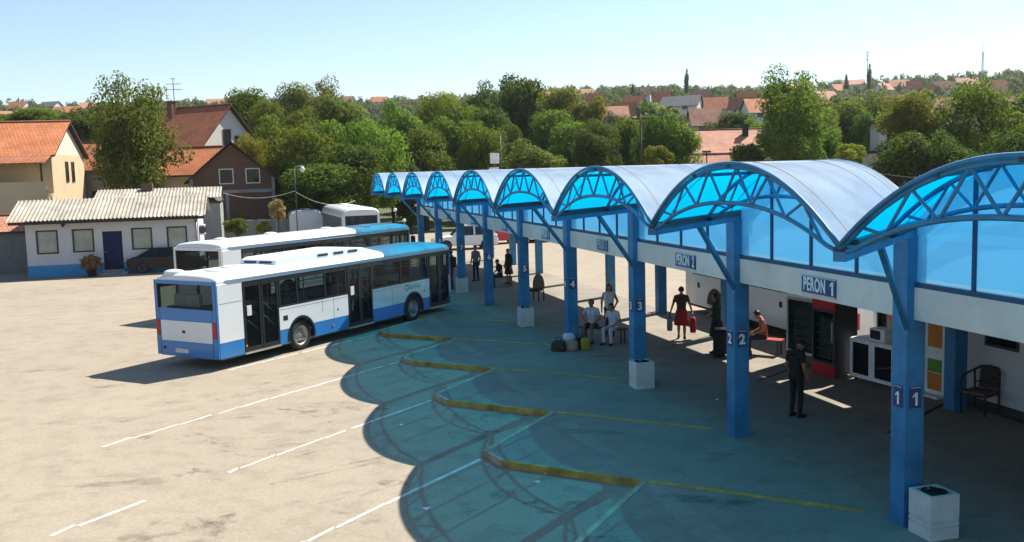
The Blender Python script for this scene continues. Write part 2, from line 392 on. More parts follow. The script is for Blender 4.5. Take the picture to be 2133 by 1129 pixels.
def text_mesh(name, s, size, mname, parent, loc, rot, depth=.004, sx=1.0, bold=0.0):
    cu = bpy.data.curves.new(name, 'FONT'); cu.body = s; cu.size = size; cu.align_x = 'CENTER'; cu.align_y = 'CENTER'; cu.extrude = depth; cu.space_character = 1.12; cu.offset = bold
    t = bpy.data.objects.new(name+'_tmp', cu); C.objects.link(t); dg = bpy.context.evaluated_depsgraph_get(); dg.update()
    me = bpy.data.meshes.new_from_object(t.evaluated_get(dg)); bpy.data.objects.remove(t); me.name = name
    me.materials.clear(); me.materials.append(M[mname])
    o = bpy.data.objects.new(name, me); C.objects.link(o); o.parent = parent; o.location = loc; o.rotation_euler = rot; o.scale = (sx, 1, 1)
    return o
def rects_wall(mb, x0, x1, z0, z1, y0, y1, holes, mi=0, mx=None):
    """wall in the xz plane between y0 and y1 with rectangular holes (x0,x1,z0,z1)"""
    xs = sorted({x0, x1, *[h[0] for h in holes], *[h[1] for h in holes]}); zs = sorted({z0, z1, *[h[2] for h in holes], *[h[3] for h in holes]})
    for i in range(len(xs)-1):
        run = None
        for j in range(len(zs)-1):
            cx, cz = (xs[i]+xs[i+1])/2, (zs[j]+zs[j+1])/2
            hole = any(h[0] < cx < h[1] and h[2] < cz < h[3] for h in holes)
            if not hole:
                if run is None: run = zs[j]
            if (hole or j == len(zs)-2) and run is not None:
                mb.box(xs[i], xs[i+1], y0, y1, run, zs[j] if hole else zs[j+1], mi, mx); run = None
    return mb

# ================================================================== GROUND
def grid_sheet(name, xs, ys, fz, m, kind='structure'):
    mb = MB(); nx, ny = len(xs), len(ys)
    for y in ys:
        for x in xs: mb.v.append(Vector((x, y, fz(x, y))))
    for j in range(ny-1):
        for i in range(nx-1): mb.face((j*nx+i, j*nx+i+1, (j+1)*nx+i+1, (j+1)*nx+i), 0, None, True)
    return tag(mb.build(name, m), kind=kind)
grid_sheet('hill_terrain', [-1500+30*i for i in range(101)], [-120+30*i for i in range(61)], lambda x, y: terr(x, y)-.03, 'soil')
grid_sheet('bus_yard_ground', [-75+10*i for i in range(14)], [-30+10*i for i in range(13)], lambda x, y: GZ, 'apron')
mb = MB(); mb.poly([(-60, 53.6, GZ+.004), (-27.2, 55.2, GZ+.004), (-25.2, 55.9, GZ+.004), (-27, 54.0, GZ+.004), (-32, 50, GZ+.004), (-40, 46.5, GZ+.004), (-60, 44, GZ+.004)][::-1])
tag(mb.build('access_road', 'road'), kind='structure')
K0, K1 = -3, 9
edge = []
for k in range(K0, K1):
    edge += [RW(k+.11, -3.6, PZ), RW(k+.85, -6.25, PZ), RW(k+1.02, -6.45, PZ)]
edge.append(RW(K1+.11, -3.6, PZ))
mb = MB(); back = [RW(K1+.11-1.5, 7.7, PZ), RW(K0+.11-1.5, 7.7, PZ)]
mb.prism(edge+back, (0, 0, -.3)); tag(mb.build('platform_pavement', 'pave'), kind='structure')
for k in range(K0, K1):
    a, b, c, e = RW(k+.11, -3.6), RW(k+.85, -6.25), RW(k+1.02, -6.45), RW(k+1.11, -3.6)
    mb = MB()
    for p, q, mi in ((a, b, 0), (b, c, 0)):
        d = (q-p).normalized(); n = Vector((d.y, -d.x, 0)); n = n if n.dot(RW(k, -9)-RW(k, -3)) > 0 else -n
        mb.prism([p-d*.0+n*.02+Vector((0, 0, GZ)), q+n*.02+Vector((0, 0, GZ)), q-n*.05+Vector((0, 0, GZ)), p-n*.05+Vector((0, 0, GZ))], (0, 0, PZ-GZ+.012), 1 if p is b else 0)
    d = (e-c).normalized(); n = Vector((d.y, -d.x, 0))
    mb.prism([c-n*.05+Vector((0, 0, GZ)), e-n*.05+Vector((0, 0, GZ)), e+n*.05+Vector((0, 0, GZ)), c+n*.05+Vector((0, 0, GZ))], (0, 0, PZ-GZ+.008), 1)
    tag(mb.build('yellow_kerb', ['yellow', 'kerbtop']), kind='structure')
mb = MB()
def strip(mb, p, q, w, z):
    p, q = Vector(p), Vector(q); d = (q-p).normalized(); n = Vector((-d.y, d.x, 0))*w/2
    mb.poly([(*(p-n).xy, z), (*(q-n).xy, z), (*(q+n).xy, z), (*(p+n).xy, z)])
rr = random.Random(3)
for k in range(K0, K1):
    segs = {2: [(-6.6, -11.2), (-11.25, -15)], 3: [(-6.6, -12.8), (-14.6, -16.3)], 4: [(-6.6, -13.2), (-13.4, -16.2)]}.get(k+1, [(-6.6, -13)])
    for a, b in segs:
        m = a
        while m > b+.02:                                       # hand painted: slightly uneven pieces
            nx = max(b, m-rr.uniform(.5, 1.4)); strip(mb, RW(k+1.02+.002*rr.random(), m), RW(k+1.02-(.010*(-m-6.5)*.3)+.002*rr.random(), nx+.015), .085*rr.uniform(.7, 1.15), GZ+.004); m = nx-(rr.uniform(.02, .22) if rr.random() < .15 else 0)
tag(mb.build('white_bay_marking', 'whiteline'), kind='structure')
mb = MB()
for k in range(K0, K1):
    p, q = RW(k+.09, -3.5), RW(k-.83, -.2); n_ = 7
    for i in range(n_): strip(mb, p.lerp(q, i/n_), p.lerp(q, (i+.985)/n_), .17*rr.uniform(.85, 1.1), PZ+.004)
tag(mb.build('yellow_platform_marking', 'yellowline'), kind='structure')
mb = MB()
for k in range(K0, K1):
    strip(mb, RW(k+.33, 3.9), RW(k+.18, 7.4), .09, PZ+.003)
tag(mb.build('pavement_joint', 'joint'), kind='structure')
mb = MB()
for x, y, s in ((.5, 16.9, .09), (.35, 16.4, .06), (7.1, 30.2, .08), (-1.5, 15.2, .07), (4.6, 21.5, .05), (-2.5, 20.5, .05)):
    mb.prism([(x+s*math.cos(a)*(.7+.5*math.sin(3*a)), y+s*math.sin(a), (GZ if x < 3 else PZ)+.002) for a in [i*.7 for i in range(9)]], (0, 0, .006))
tag(mb.build('litter', 'signwhite'), kind='stuff')

def gz(px, py, z=GZ):
    d = at(px, py, 1)-Vector((0, 0, CAM_H)); t = (z-CAM_H)/d.z; p = Vector((0, 0, CAM_H))+d*t; return Vector((p.x, p.y, z))
mb = MB(); mb2 = MB(); rs = random.Random(9)
for px, py, w, asp in ((432, 1092, .55, .6), (385, 1086, .5, .4), (470, 1075, .4, .5), (360, 1120, .7, .4), (425, 978, .28, .5), (380, 987, .22, .5), (440, 1002, .2, .5), (290, 912, .5, .3), (370, 838, .35, .4), (820, 1005, .4, .3), (1000, 1032, .5, .5), (1165, 1052, .55, .45), (1105, 985, .3, .5), (985, 905, .65, .4), (1048, 868, .7, .35), (905, 820, .5, .5), (925, 785, .5, .4), (800, 728, .6, .4), (700, 850, 1.2, .3), (1000, 1060, .3, .5), (760, 1090, .3, .5), (560, 800, .5, .3)):
    c = gz(px, py); n_ = 22; mb.poly([(c.x+w*(1+.25*math.sin(2*a_+px)+.12*math.sin(5*a_))*math.cos(a_), c.y+w*1.6*asp*(1+.3*math.sin(3*a_+py))*math.sin(a_), GZ+.0025) for a_ in [i_*2*math.pi/n_ for i_ in range(n_)]])
tag(mb.build('oil_stain', 'oil'), kind='structure')
for pts in (((430, 930), (520, 952), (620, 950), (720, 925), (800, 905)), ((590, 858), (660, 868), (690, 880), (640, 898), (540, 902)), ((300, 905), (400, 878), (520, 868), (640, 870)), ((380, 905), (450, 925), (560, 918), (650, 905)), ((250, 880), (380, 850), (560, 815), (760, 770)), ((560, 1010), (680, 985), (800, 960)), ((100, 700), (250, 690), (420, 660)), ((600, 1060), (760, 1030), (850, 1000)), ((40, 640), (160, 632), (300, 615))):
    P = [gz(*p) for p in pts]
    for o in (0, .28):
        for p, q in zip(P, P[1:]):
            for i_ in range(5):
                a_, b_ = p.lerp(q, i_/5), p.lerp(q, (i_+1)/5); strip(mb2, a_+Vector((0, o, 0)), b_+Vector((0, o, 0)), .13, GZ+.002+.0001*(len(mb2.f) % 7))
tag(mb2.build('tyre_mark', 'scuff'), kind='structure')

# ================================================================== CANOPY
CAN = thing('bus_station_canopy', 'long blue barrel vaulted bus platform canopy on square blue columns', 'canopy', (ORG.x, ORG.y, 0), UA)
KB = range(-2, 8); ZV, ZA = 4.44, 5.36; M0, M1 = -3.66, 1.3
def arc(s, lo=ZV, hi=ZA): return lo+(hi-lo)*(1-abs(2*s-1)**2.15)
NS = 28
for k in KB:
    mb = MB(); nv = 10
    for lay, (dz, mi) in enumerate(((0.012, 0), (-0.012, 1))):
        b = len(mb.v)
        for j in range(nv+1):
            m = M0-.08+(M1-M0+.1)*j/nv
            for i in range(NS+1):
                s = i/NS; p = RL(k+s, m, arc(s)+.05+dz); mb.v.append(p)
        for j in range(nv):
            for i in range(NS): mb.face((b+j*(NS+1)+i, b+j*(NS+1)+i+1, b+(j+1)*(NS+1)+i+1, b+(j+1)*(NS+1)+i), mi, None, True)
    va = mb.build('vault', ['roof_out', 'roof_in'], CAN)
    mb = MB()
    for m in (M0+.55, M1-1.5, M1-.5, M1-.2): mb.tube([RL(k+i/NS, m, arc(i/NS)+.064) for i in range(NS+1)], .009, 4)
    mb.build('seam', 'slab', va)
    mb = MB()
    for m in (M0-.08, M1+.02): mb.tube([RL(k+i/NS, m, arc(i/NS)+.05) for i in range(NS+1)], .025, 6)
    mb.build('edge_trim', 'blue', va)
    for mt in (M0, M0+2.3):
        mb = MB()
        def lo(s): return ZV-.02+(4.90-ZV)*max(0, 1-abs((2*s-1)/.93)**2.3)
        mb.tube([RL(k+i/NS, mt, arc(i/NS)) for i in range(NS+1)], .033, 6)
        mb.tube([RL(k+.02+.96*i/NS, mt, lo(.02+.96*i/NS)) for i in range(NS+1)], .030, 6)
        nw = 11; pts = [(s_, i % 2) for i, s_ in enumerate([.07+.86*j/nw for j in range(nw+1)])]
        for (a, ta), (c, tc_) in zip(pts, pts[1:]):
            mb.tube([RL(k+a, mt, arc(a) if ta else lo(a)), RL(k+c, mt, arc(c) if tc_ else lo(c))], .020, 6, caps=False)
        mb.build('truss', 'blue', CAN)
    mb = MB()
    for s in (.3, .5, .7): mb.bar(RL(k+s, M0-.07, arc(s)+.012), RL(k+s, M1, arc(s)+.012), .04, .05)
    mb.build('purlin', 'bluedark', CAN)
    # glazing above the fascia
    mg = .22; gz0 = 3.585; npan = 4
    mb = MB(); mm = MB()
    for q in range(npan):
        s0, s1 = q/npan, (q+1)/npan; top = [RL(k+s0+(s1-s0)*i/6, mg, arc(s0+(s1-s0)*i/6)+.02) for i in range(7)]
        mb.poly([RL(k+s0, mg, gz0), RL(k+s1, mg, gz0)]+top[::-1])
        mm.bar(RL(k+s0, mg-.02, gz0), RL(k+s0, mg-.02, arc(s0)), .045, .05)
    mm.bar(RL(k, mg-.02, gz0+.03), RL(k+1, mg-.02, gz0+.03), .05, .07)
    gb = MB(); gm = M1-.3; gb.poly([RL(k, gm, 3.6), RL(k+1, gm, 3.6)]+[RL(k+1-i/16, gm, arc(1-i/16)+.02) for i in range(17)]); gb.build('rear_glazing', 'gable', CAN)
    gl = mb.build('glazing', 'glazing', CAN); mm.build('mullion', 'bluedark', gl)
for k in range(-2, 9):
    mb = MB(); mb.box(k*PITCH_D, k*PITCH_D+.32, -.32, 0, PZ-.02, 4.31)
    mb.box(k*PITCH_D-.02, k*PITCH_D+.34, -.34, .02, PZ-.01, PZ+.04)
    mb.box(k*PITCH_D+.02, k*PITCH_D+.30, -.30, -.02, 4.31, 4.5)
    co = mb.build('column', 'blue', CAN, bevel=.008)
    mb = MB(); mb.bar(RL(k, M0-.06, 4.36), RL(k, M1, 4.36), .14, .11); be = mb.build('beam', 'blue', CAN)
    mb = MB(); p = RL(k, 0, 3.0)+Vector((-.02, .0, 0)); mb.bar(p, RL(k, -1.75, 4.32), .075, .075); mb.box(p.x-.05, p.x+.05, -.02, .03, 2.9, 3.1); mb.build('brace', 'blue', co)
    mb = MB(); mb.bar(RL(k, M0, ZV-.01), RL(k, M1, ZV-.01), .16, .06); mb.bar(RL(k, M0+.4, ZV+.05), RL(k, M1, ZV+.05), .20, .05)
    mb.build('gutter', 'darkmetal', CAN)
for k in range(-2, 9):
    a = RL(k+.11, 6.97); mb = MB(); mb.box(a.x, a.x+.32, a.y-.32, a.y, PZ-.02, 3.44); mb.build('rear_column', 'blue', CAN, bevel=.008)
x0, x1 = -2.02*PITCH_D, 8.0*PITCH_D+.5
mb = MB(); mb.box(x0, x1, -.40, -.12, 3.11, 3.58); mb.build('fascia', 'fascia', CAN, bevel=.006)
mb = MB(); mb.box(x0, x1, -.62, -.402, 3.30, 3.42); mb.box(x0+2, x1+3, -5.56, -.404, 3.44, 3.56); 
for k in range(-2, 9): mb.bar(RL(k+.06, .7, 3.37), RL(k+.11, 7, 3.37), .18, .16)
mb.build('flat_roof', 'slab', CAN)
mb = MB(); mb.box(x0+2, x1+3, -5.68, -5.562, 3.28, 3.60); mb.build('rear_fascia', 'fascia', CAN)
# platform signs on the fascia and number plates on the columns
for i in range(1, 9):
    k = i-1; cx = RL(k+.46, .07).x; w = .98 if i < 3 else .80
    lab = {1: 'blue and white sign reading PERON 1 on the fascia', 2: 'blue and white sign reading PERON 2 on the fascia', 3: 'faded sign reading PERON 3 on the fascia'}.get(i, 'small faded sign reading PERON %d on the far fascia' % i)
    sg = thing('platform_sign', lab, 'sign', RW(0, 0), UA, 'platform signs on the fascia')
    sg.location = CAN.location+Matrix.Rotation(UA, 3, 'Z') @ Vector((cx, -.118, 3.335))
    mb = MB(); mb.box(-w/2, w/2, 0, .02, -.155, .155); mb.build('sign_board', 'signblue', sg)
    # letters read from the yard side: local +y faces the yard, x runs away, so the text is turned round
    wx_ = .60 if i < 3 else .49; rt_ = (math.pi/2, 0, math.pi)
    text_mesh('lettering', 'PERON', .315, 'signwhite' if i != 3 else 'signgrey', sg, (w*.115, .0215, 0), rt_, sx=wx_, bold=.008)
    if i == 1: one_mesh('lettering', .225, 'signwhite', sg, (-w*.40, .0215, 0), rt_)
    else: text_mesh('lettering', str(i), .315, 'signwhite' if i != 3 else 'signgrey', sg, (-w*.40, .0215, 0), rt_, sx=wx_, bold=.008)
    mb = MB()
    for a in ((-w/2, w/2, .135, .155), (-w/2, w/2, -.155, -.135)): mb.box(a[0], a[1], .0202, .0225, a[2], a[3])
    mb.build('border', 'signgrey', sg)
for i in range(1, 9):
    k = i-1
    sg = thing('column_number', 'number %d plate on the %s' % (i, ['nearest blue column beside the front planter', 'second blue column in front of the seated people', 'third blue column rising behind a white planter', 'fourth blue column by the bags', 'fifth blue column with a white planter', 'sixth blue column', 'seventh blue column beside the bus front', 'eighth blue column behind the bus'][k]), 'number plate', (0, 0, 0), UA, 'column number plates')
    sg.location = CAN.location+Matrix.Rotation(UA, 3, 'Z') @ Vector((k*PITCH_D, 0, 2.02 if k else 1.98))
    mb = MB(); mb.box(-.012, -.001, -.255, -.065, -.16, .16); mb.box(.065, .255, .001, .012, -.16, .16); mb.build('number_board', 'signblue', sg)
    for lc, ro in (((-.0135, -.16, -.025), (math.pi/2, 0, -math.pi/2)), ((.16, .0135, -.025), (math.pi/2, 0, math.pi))):
        if i == 1: one_mesh('numeral', .19, 'signwhite', sg, lc, ro)
        else: text_mesh('numeral', str(i), .27, 'signwhite', sg, lc, ro, bold=.010)
    MB().box(-.0135, -.0121, -.245, -.075, .135, .148).build('stripe', 'signgrey', sg); MB().box(.075, .245, .0121, .0135, .135, .148).build('stripe', 'signgrey', sg)

# ================================================================== VEHICLES
def wheel(parent, x, y, r, w, side, rimname='rim'):
    """side = -1 faces the right, +1 the left"""
    mb = MB(); s = side
    prof = [(r*.62, s*w*.42), (r*.66, s*w*.5), (r*.93, s*w*.5), (r, s*w*.38), (r, -s*w*.4), (r*.9, -s*w*.5), (r*.5, -s*w*.5)]
    if s > 0: prof = prof[::-1]
    mb.lathe(prof, (x, y, r), 28, 0, 'y'); t = mb.build('wheel', 'tyre', parent)
    mb = MB(); prof = [(.001, s*w*.30), (r*.16, s*w*.30), (r*.20, s*w*.22), (r*.34, s*w*.20), (r*.40, s*w*.06), (r*.52, s*w*.10), (r*.60, s*w*.44), (r*.64, s*w*.47)]
    if s > 0: prof = prof[::-1]
    mb.lathe(prof, (x, y, r), 28, 0, 'y')
    for i in range(8):
        a = i*math.pi/4; mb.ell((x+r*.27*math.cos(a), y+s*w*.22, r+r*.27*math.sin(a)), (.022, .03, .022), 6, 4)
    mb.build('rim', rimname, t)
def arch_poly(x0, x1, z0, z1, wheels, rad, zc):
    """outline in the xz plane of a panel with wheel arches cut from its lower edge"""
    pts = [(x0, z0)]
    for wx in sorted(wheels):
        if wx-rad > x0-rad and wx+rad < x1+rad:
            a0 = math.asin(max(-1, min(1, (z0-zc)/rad))); n = 14
            for i in range(n+1):
                a = math.pi-a0+(a0-(math.pi-a0))*i/n
                pts.append((min(x1, max(x0, wx+rad*math.cos(a))), zc+rad*math.sin(a)))
    pts += [(x1, z0), (x1, z1), (x0, z1)]
    return pts
SEAT = None
def city_bus(label, loc, rz, white, low, rearframe, ac, group):
    """12 m low-floor bus: x runs from the tail (0) to the nose (12), y from the right side (0) to the left (2.5)"""
    L, Wd = 12.0, 2.5; root = thing('city_bus', label, 'bus', loc, rz, group)
    wx = (3.42, 9.5); zs, zb, zt = .78, .33, 2.44; sill = 1.47
    doors = ((.97, 2.46), (5.74, 7.08), (10.55, 11.9))
    bw, bl = [white, 'dark'], low
    mbw, mbb = MB(), MB()
    def panel(mb, x0, x1, z0, z1, y0, y1, cut=True):
        ws_ = [w for w in wx if x0 < w < x1]
        if cut and ws_:
            xa = x0; R0, zc = .60, .48
            for w in ws_:
                zt_ = min(z1, zc+R0*.999)
                def hx(z): return math.sqrt(max(0, R0*R0-(z-zc)**2)) if z >= zc else R0
                zz = [z0+(zt_-z0)*q/10 for q in range(11)]
                half = zt_ > z1-.01; qa = MB() if half else mb; qb = MB() if half else mb
                qa.prism([(xa, y0, z0)]+[(w-hx(z), y0, z) for z in zz]+[(xa, y0, zt_)], (0, y1-y0, 0))
                xe = x1 if w == ws_[-1] else (w+ws_[ws_.index(w)+1])/2
                qb.prism([(xe, y0, zt_)]+[(w+hx(z), y0, z) for z in zz[::-1]]+[(xe, y0, z0)], (0, y1-y0, 0))
                if half: qa.build('skirt_panel', low, root); qb.build('skirt_panel', low, root)
                if zt_ < z1-.01: mb.box(xa, xe, y0, y1, zt_+.0005, z1)
                xa = xe
        else: mb.box(x0, x1, y0, y1, z0, z1)
    # right side panels (open at the doors), left side panels
    for x0, x1 in ((.02, .97), (2.46, 5.74), (7.08, 10.55), (11.9, 11.98)):
        q1, q2 = MB(), MB(); panel(q1, x0, x1, zs, zt if x0 < 1 else sill, 0, .05); panel(q2, x0, x1, zb, zs-.006, .004, .05); q1.build('side_panel', white, root); q2.v and q2.build('skirt_panel', low, root)
    panel(mbw, .02, 11.98, zs, sill, Wd-.05, Wd); panel(mbb, .02, 11.98, zb, zs-.006, Wd-.05, Wd-.004)
    body = mbw.build('side_panel', white, root); mbb.v and mbb.build('skirt_panel', low, root)
    mb = MB(); mb.box(.05, 11.95, .06, Wd-.06, .30, .36); mb.box(.06, .96, .06, Wd-.06, .36, 1.2); mb.box(2.6, 4.2, .3, Wd-.3, .36, .62)
    for w in wx: mb.box(w-.62, w+.62, .4, Wd-.4, .34, 1.12)
    mb.box(.4, 11.6, .35, Wd-.35, .2, .3); mb.build('floor', 'floor', root)
    # black window band: posts, rails
    mb = MB()
    def frame(y0, y1, posts, xa, xb):
        mb.box(xa, xb, y0, y1, zt-.14, zt); mb.box(xa, xb, y0, y1, sill, sill+.06)
        for p in posts: mb.box(p-.035, p+.035, y0-.001, y1+.001, sill+.06, zt-.14)
    frame(.006, .05, (2.52, 3.3, 4.62, 5.68), 2.46, 5.74); frame(.006, .05, (7.14, 8.75, 10.49), 7.08, 10.55)
    frame(Wd-.05, Wd-.006, (.1, 1.6, 3.1, 4.6, 6.1, 7.6, 9.1, 10.6, 11.9), .02, 11.98)
    mb.box(.97, 2.46, .006, .05, zt-.06, zt); mb.box(5.74, 7.08, .006, .05, zt-.06, zt); mb.box(10.55, 11.98, .006, .05, zt-.06, zt)
    for w in wx:
        for y in (-.012, Wd-.03):
            pts = [(w+.63*math.cos(a), .48+.63*math.sin(a)) for a in [math.pi*1.06-math.pi*1.12*i/16 for i in range(17)]]+[(w+.56*math.cos(a), .48+.56*math.sin(a)) for a in [-math.pi*.06+math.pi*1.12*i/16 for i in range(17)]]
            for i in range(16): mb.prism([(pts[i][0], y, pts[i][1]), (pts[i+1][0], y, pts[i+1][1]), (pts[32-i][0], y, pts[32-i][1]), (pts[33-i][0], y, pts[33-i][1])], (0, .04, 0))
    mb.build('window_frame', 'busframe', root)
    for a, b in ((2.56, 3.26), (3.34, 4.58), (4.66, 5.64), (7.18, 8.71), (8.79, 10.45)):
        w = MB().box(a, b, .018, .026, sill+.06, zt-.14).build('window', 'busglass', root)
        if b-a > 1: MB().box(a, b, .012, .017, zt-.36, zt-.335).build('vent_bar', 'busframe', w)
    for i in range(8):
        a = .14+i*1.5; MB().box(a, min(a+1.42, 11.86), Wd-.026, Wd-.018, sill+.06, zt-.14).build('window', 'busglass', root)
    # doors
    for a, b in doors:
        mb = MB(); mid = (a+b)/2
        for p, q in ((a+.02, mid-.012), (mid+.012, b-.02)):
            mb.box(p, p+.07, -.008, .045, zb+.03, zt-.06); mb.box(q-.07, q, -.008, .045, zb+.03, zt-.06)
            mb.box(p+.07, q-.07, -.008, .045, zb+.03, zb+.16); mb.box(p+.07, q-.07, -.008, .045, zt-.16, zt-.06)
        d = mb.build('door', 'busframe', root)
        for p, q in ((a+.09, mid-.082), (mid+.082, b-.09)):
            MB().box(p, q, .012, .02, zb+.16, zt-.16).build('pane', 'busglass', d)
            mb = MB(); mb.tube([(p+.03, .05, 1.75), (q-.03, .05, 1.35)], .014, 6); mb.tube([(p+.03, .05, 1.35), (q-.03, .05, .95)], .014, 6); mb.build('handrail', 'rail', d)
        MB().box(a+.16, a+.34, -.002, .010, 1.42, 1.72).build('notice', 'signwhite', d) if a < 6 else None
        MB().box(a, b, -.02, .05, zb-.03, zb+.025).build('door_step', 'rail', d)
    # roof shell
    prof = [(0, zt), (-.012, 2.51), (0, 2.57), (.05, 2.63), (.16, 2.68), (.42, 2.715), (.8, 2.74), (1.25, 2.75)]
    prof = prof+[(Wd-y, z) for y, z in prof[-2::-1]]
    mb = MB(); st = [(0.0, .55), (.03, .75), (.12, .92), (.4, 1.0), (11.5, 1.0), (11.8, .97), (11.95, .88), (12.0, .75)]
    n = len(prof); base = 0
    for x, s in st:
        for y, z in prof: mb.v.append(Vector((x, 1.25+(y-1.25)*(.985 if s < .9 else 1), zt+(z-zt)*s)))
    for j in range(len(st)-1):
        for i in range(n-1): mb.face((j*n+i, (j+1)*n+i, (j+1)*n+i+1, j*n+i+1)[::-1], 0, None, True)
        mb.face((j*n, j*n+n-1, (j+1)*n+n-1, (j+1)*n), 0)
    mb.face(range(n)[::-1], 0); mb.face([(len(st)-1)*n+i for i in range(n)], 0)
    rf = mb.build('roof', white, root)
    mb = MB(); mb.tube([(.3, -.016, 2.545), (11.7, -.016, 2.545)], .016, 6); mb.build('gutter_trim', 'rooflight' if low == 'busblue' else white, rf)
    for x, y in (((.30, 2.0), (.9, 1.0), (1.75, 1.25)) if ac else ((1.2, 1.25), (4.2, 1.5), (7.5, 1.3), (9.4, .7))):
        mb = MB(); mb.ell((x, y, 2.74), (.26, .34, .09), 16, 8); mb.build('roof_hatch', white, rf)
    if ac:
        mb = MB()
        pts = [(2.9, 2.70), (2.95, 2.86), (3.15, 2.93), (6.5, 2.97), (7.3, 2.91), (7.75, 2.70)]
        mb.prism([(x, .50, z) for x, z in pts], (0, 1.5, 0)); u = mb.build('roof_unit', 'rooflight', rf, bevel=.05)
        for xx in (4.9, 5.7, 6.45): MB().box(xx, xx+.5, .485, .52, 2.80, 2.88).build('vent', 'dark', u)
        for yy in (.66, 1.3): MB().box(2.905, 2.97, yy, yy+.5, 2.77, 2.83).build('vent', 'dark', u)
    # rear end
    mb = MB(); fr = rearframe
    rects_wall(mb, .0, Wd, zb+.02, 2.54, 0, .06, [(.12, 2.38, 1.72, 2.44), (.2, 2.3, .77, 1.37), (.03, .17, .92, 1.38), (2.33, 2.47, .92, 1.38)], 0, Matrix(((0, -1, 0, .0), (1, 0, 0, 0), (0, 0, 1, 0), (0, 0, 0, 1))))
    rear = mb.build('rear_frame', fr, root, bevel=.02)
    MB().box(-.055, -.01, .2, 2.3, .77, 1.37).build('engine_hatch', white, rear, bevel=.008)
    MB().box(-.05, -.02, .12, 2.38, 1.72, 2.44).build('rear_window', 'busglass', rear)
    MB().box(-.06, -.056, 1.3, 1.42, 1.02, 1.10).build('badge', 'dark', rear)
    MB().box(-.075, -.061, 1.2, 1.72, .44, .56).build('number_plate', 'plate', rear)
    for y in (.03, 2.33): MB().box(-.075, -.0, y, y+.14, .92, 1.38).build('tail_light', 'red', rear, bevel=.01)
    MB().box(-.07, -.061, 2.14, 2.24, .52, .6).build('tow_cover', 'dark', rear)
    # inside of the rear window: a shelf, and added white boxes imitating the pale reflection
    MB().box(.12, .5, .3, 2.2, 1.2, 1.76).build('parcel_shelf', 'floor', root); 
    if ac:
        mb = MB(); mb.box(.16, .3, .9, 1.45, 1.77, 2.12); mb.box(.18, .3, 1.5, 1.95, 1.77, 2.1); mb.build('reflection_box', 'signwhite', root)
    # nose
    mb = MB(); rects_wall(mb, 0, Wd, zb, zt, 0, .06, [(.12, 2.38, 1.15, 2.38)], 0, Matrix(((0, -1, 0, 12.03), (1, 0, 0, 0), (0, 0, 1, 0), (0, 0, 0, 1)))); nose = mb.build('nose', low, root, bevel=.02)
    MB().box(11.99, 12.0, .12, 2.38, 1.15, 2.38).build('windscreen', 'busglass', nose)
    for y in (.15, 2.1): MB().box(12.03, 12.05, y, y+.26, .62, .84).build('headlight', 'plate', nose)
    for y, s in ((-.25, -1), (Wd+.05, 1)):
        mb = MB(); mb.box(12.0, 12.12, y, y+.2, 1.75, 2.15); mb.bar((11.98, .02 if s < 0 else Wd-.02, 2.4), (12.06, y+.1, 2.15), .04); mb.build('mirror', 'dark', root, bevel=.015)
    for w in wx:
        wheel(root, w, .17, .48, .28, -1); wheel(root, w, Wd-.17, .48, .28, 1)
    # seats and poles
    global SEAT
    for sx in (2.9, 3.75, 4.9, 7.5, 8.4, 9.3):
        for sy in (.12, 1.55):
            if SEAT is None:
                mb = MB()
                for q in (0, .43): mb.box(0, .42, q, q+.40, .42, .5); mb.prism([(0, q, .5), (.07, q, .5), (-.04, q, 1.05), (-.1, q, 1.05)], (0, .40, 0))
                SEAT = mb.build('seat', 'seat', root, bevel=.02); SEAT.location = (sx, sy, .45); continue
            c = SEAT.copy(); C.objects.link(c); c.parent = root; c.location = (sx, sy, .45)
    for sx, sy in ((2.6, .6), (2.6, 1.9), (4.6, .9), (4.6, 1.6), (5.6, .3), (7.2, .3), (7.2, 1.6), (9.0, .9), (10.4, .4)):
        MB().tube([(sx, sy, .36), (sx, sy, zt)], .018, 6).build('pole', 'rail', root)
    mb = MB(); mb.tube([(2.6, .6, 2.1), (10.4, .6, 2.1)], .016, 6); mb.build('grab_rail', 'rail', root); mb = MB(); mb.tube([(2.6, 1.9, 2.1), (10.4, 1.9, 2.1)], .016, 6); mb.build('grab_rail', 'rail', root)
    for q in ((4.45, 1.1, sill), (5.0, zs, sill), (8.2, zs, sill), (.97, zs, zt)):
        MB().box(q[0]-.004, q[0]+.004, -.003, .004, q[1], q[2]).build('panel_seam', 'darkmetal', root)
    for q in ((.06, .93, 1.9), (7.12, 10.5, 1.38), (2.5, 5.7, 1.40)): MB().box(q[0], q[1], -.003, .004, q[2]-.004, q[2]+.004).build('panel_seam', 'darkmetal', root)
    for x in (1.0, 4.9, 7.6, 11.7): MB().box(x, x+.07, -.012, .005, .52, .58).build('marker_lamp', 'amber', root)
    # small marks on the side
    MB().box(2.62, 2.82, -.004, .005, 1.05, 1.2).build('fuel_flap', 'dark', root)
    for x in (5.2, 10.2): MB().ell((x, 0, 1.05), (.035, .012, .035), 10, 6).build('side_lamp', 'dark', root)
    return root
BL = Vector((math.cos(R_(60.466)), math.sin(R_(60.466)), 0)); BN = Vector((-BL.y, BL.x, 0))
bus1 = city_bus('blue and white city bus with its nose under the canopy', (-8.337, 26.906, GZ), R_(60.466), 'buswhite', 'busblue', 'busblue', True, None)
text_mesh('lettering', 'arriva', .26, 'teal', bus1, (9.62, -.004, 1.29), (math.pi/2, 0, 0), depth=.003)
mb = MB(); mb.lathe([(.11, -.004), (.11, .004), (.075, .004), (.075, -.004), (.11, -.004)], (9.12, -.004, 1.29), 20, 0, 'y'); mb.build('emblem', 'teal', bus1)
bus2 = city_bus('all white city bus parked behind the blue and white one', (-11.0, 36.45, GZ), R_(60.9), 'coachwhite', 'coachwhite', 'coachwhite', False, None); bus2.scale = (1.03, 1.03, 1.10)

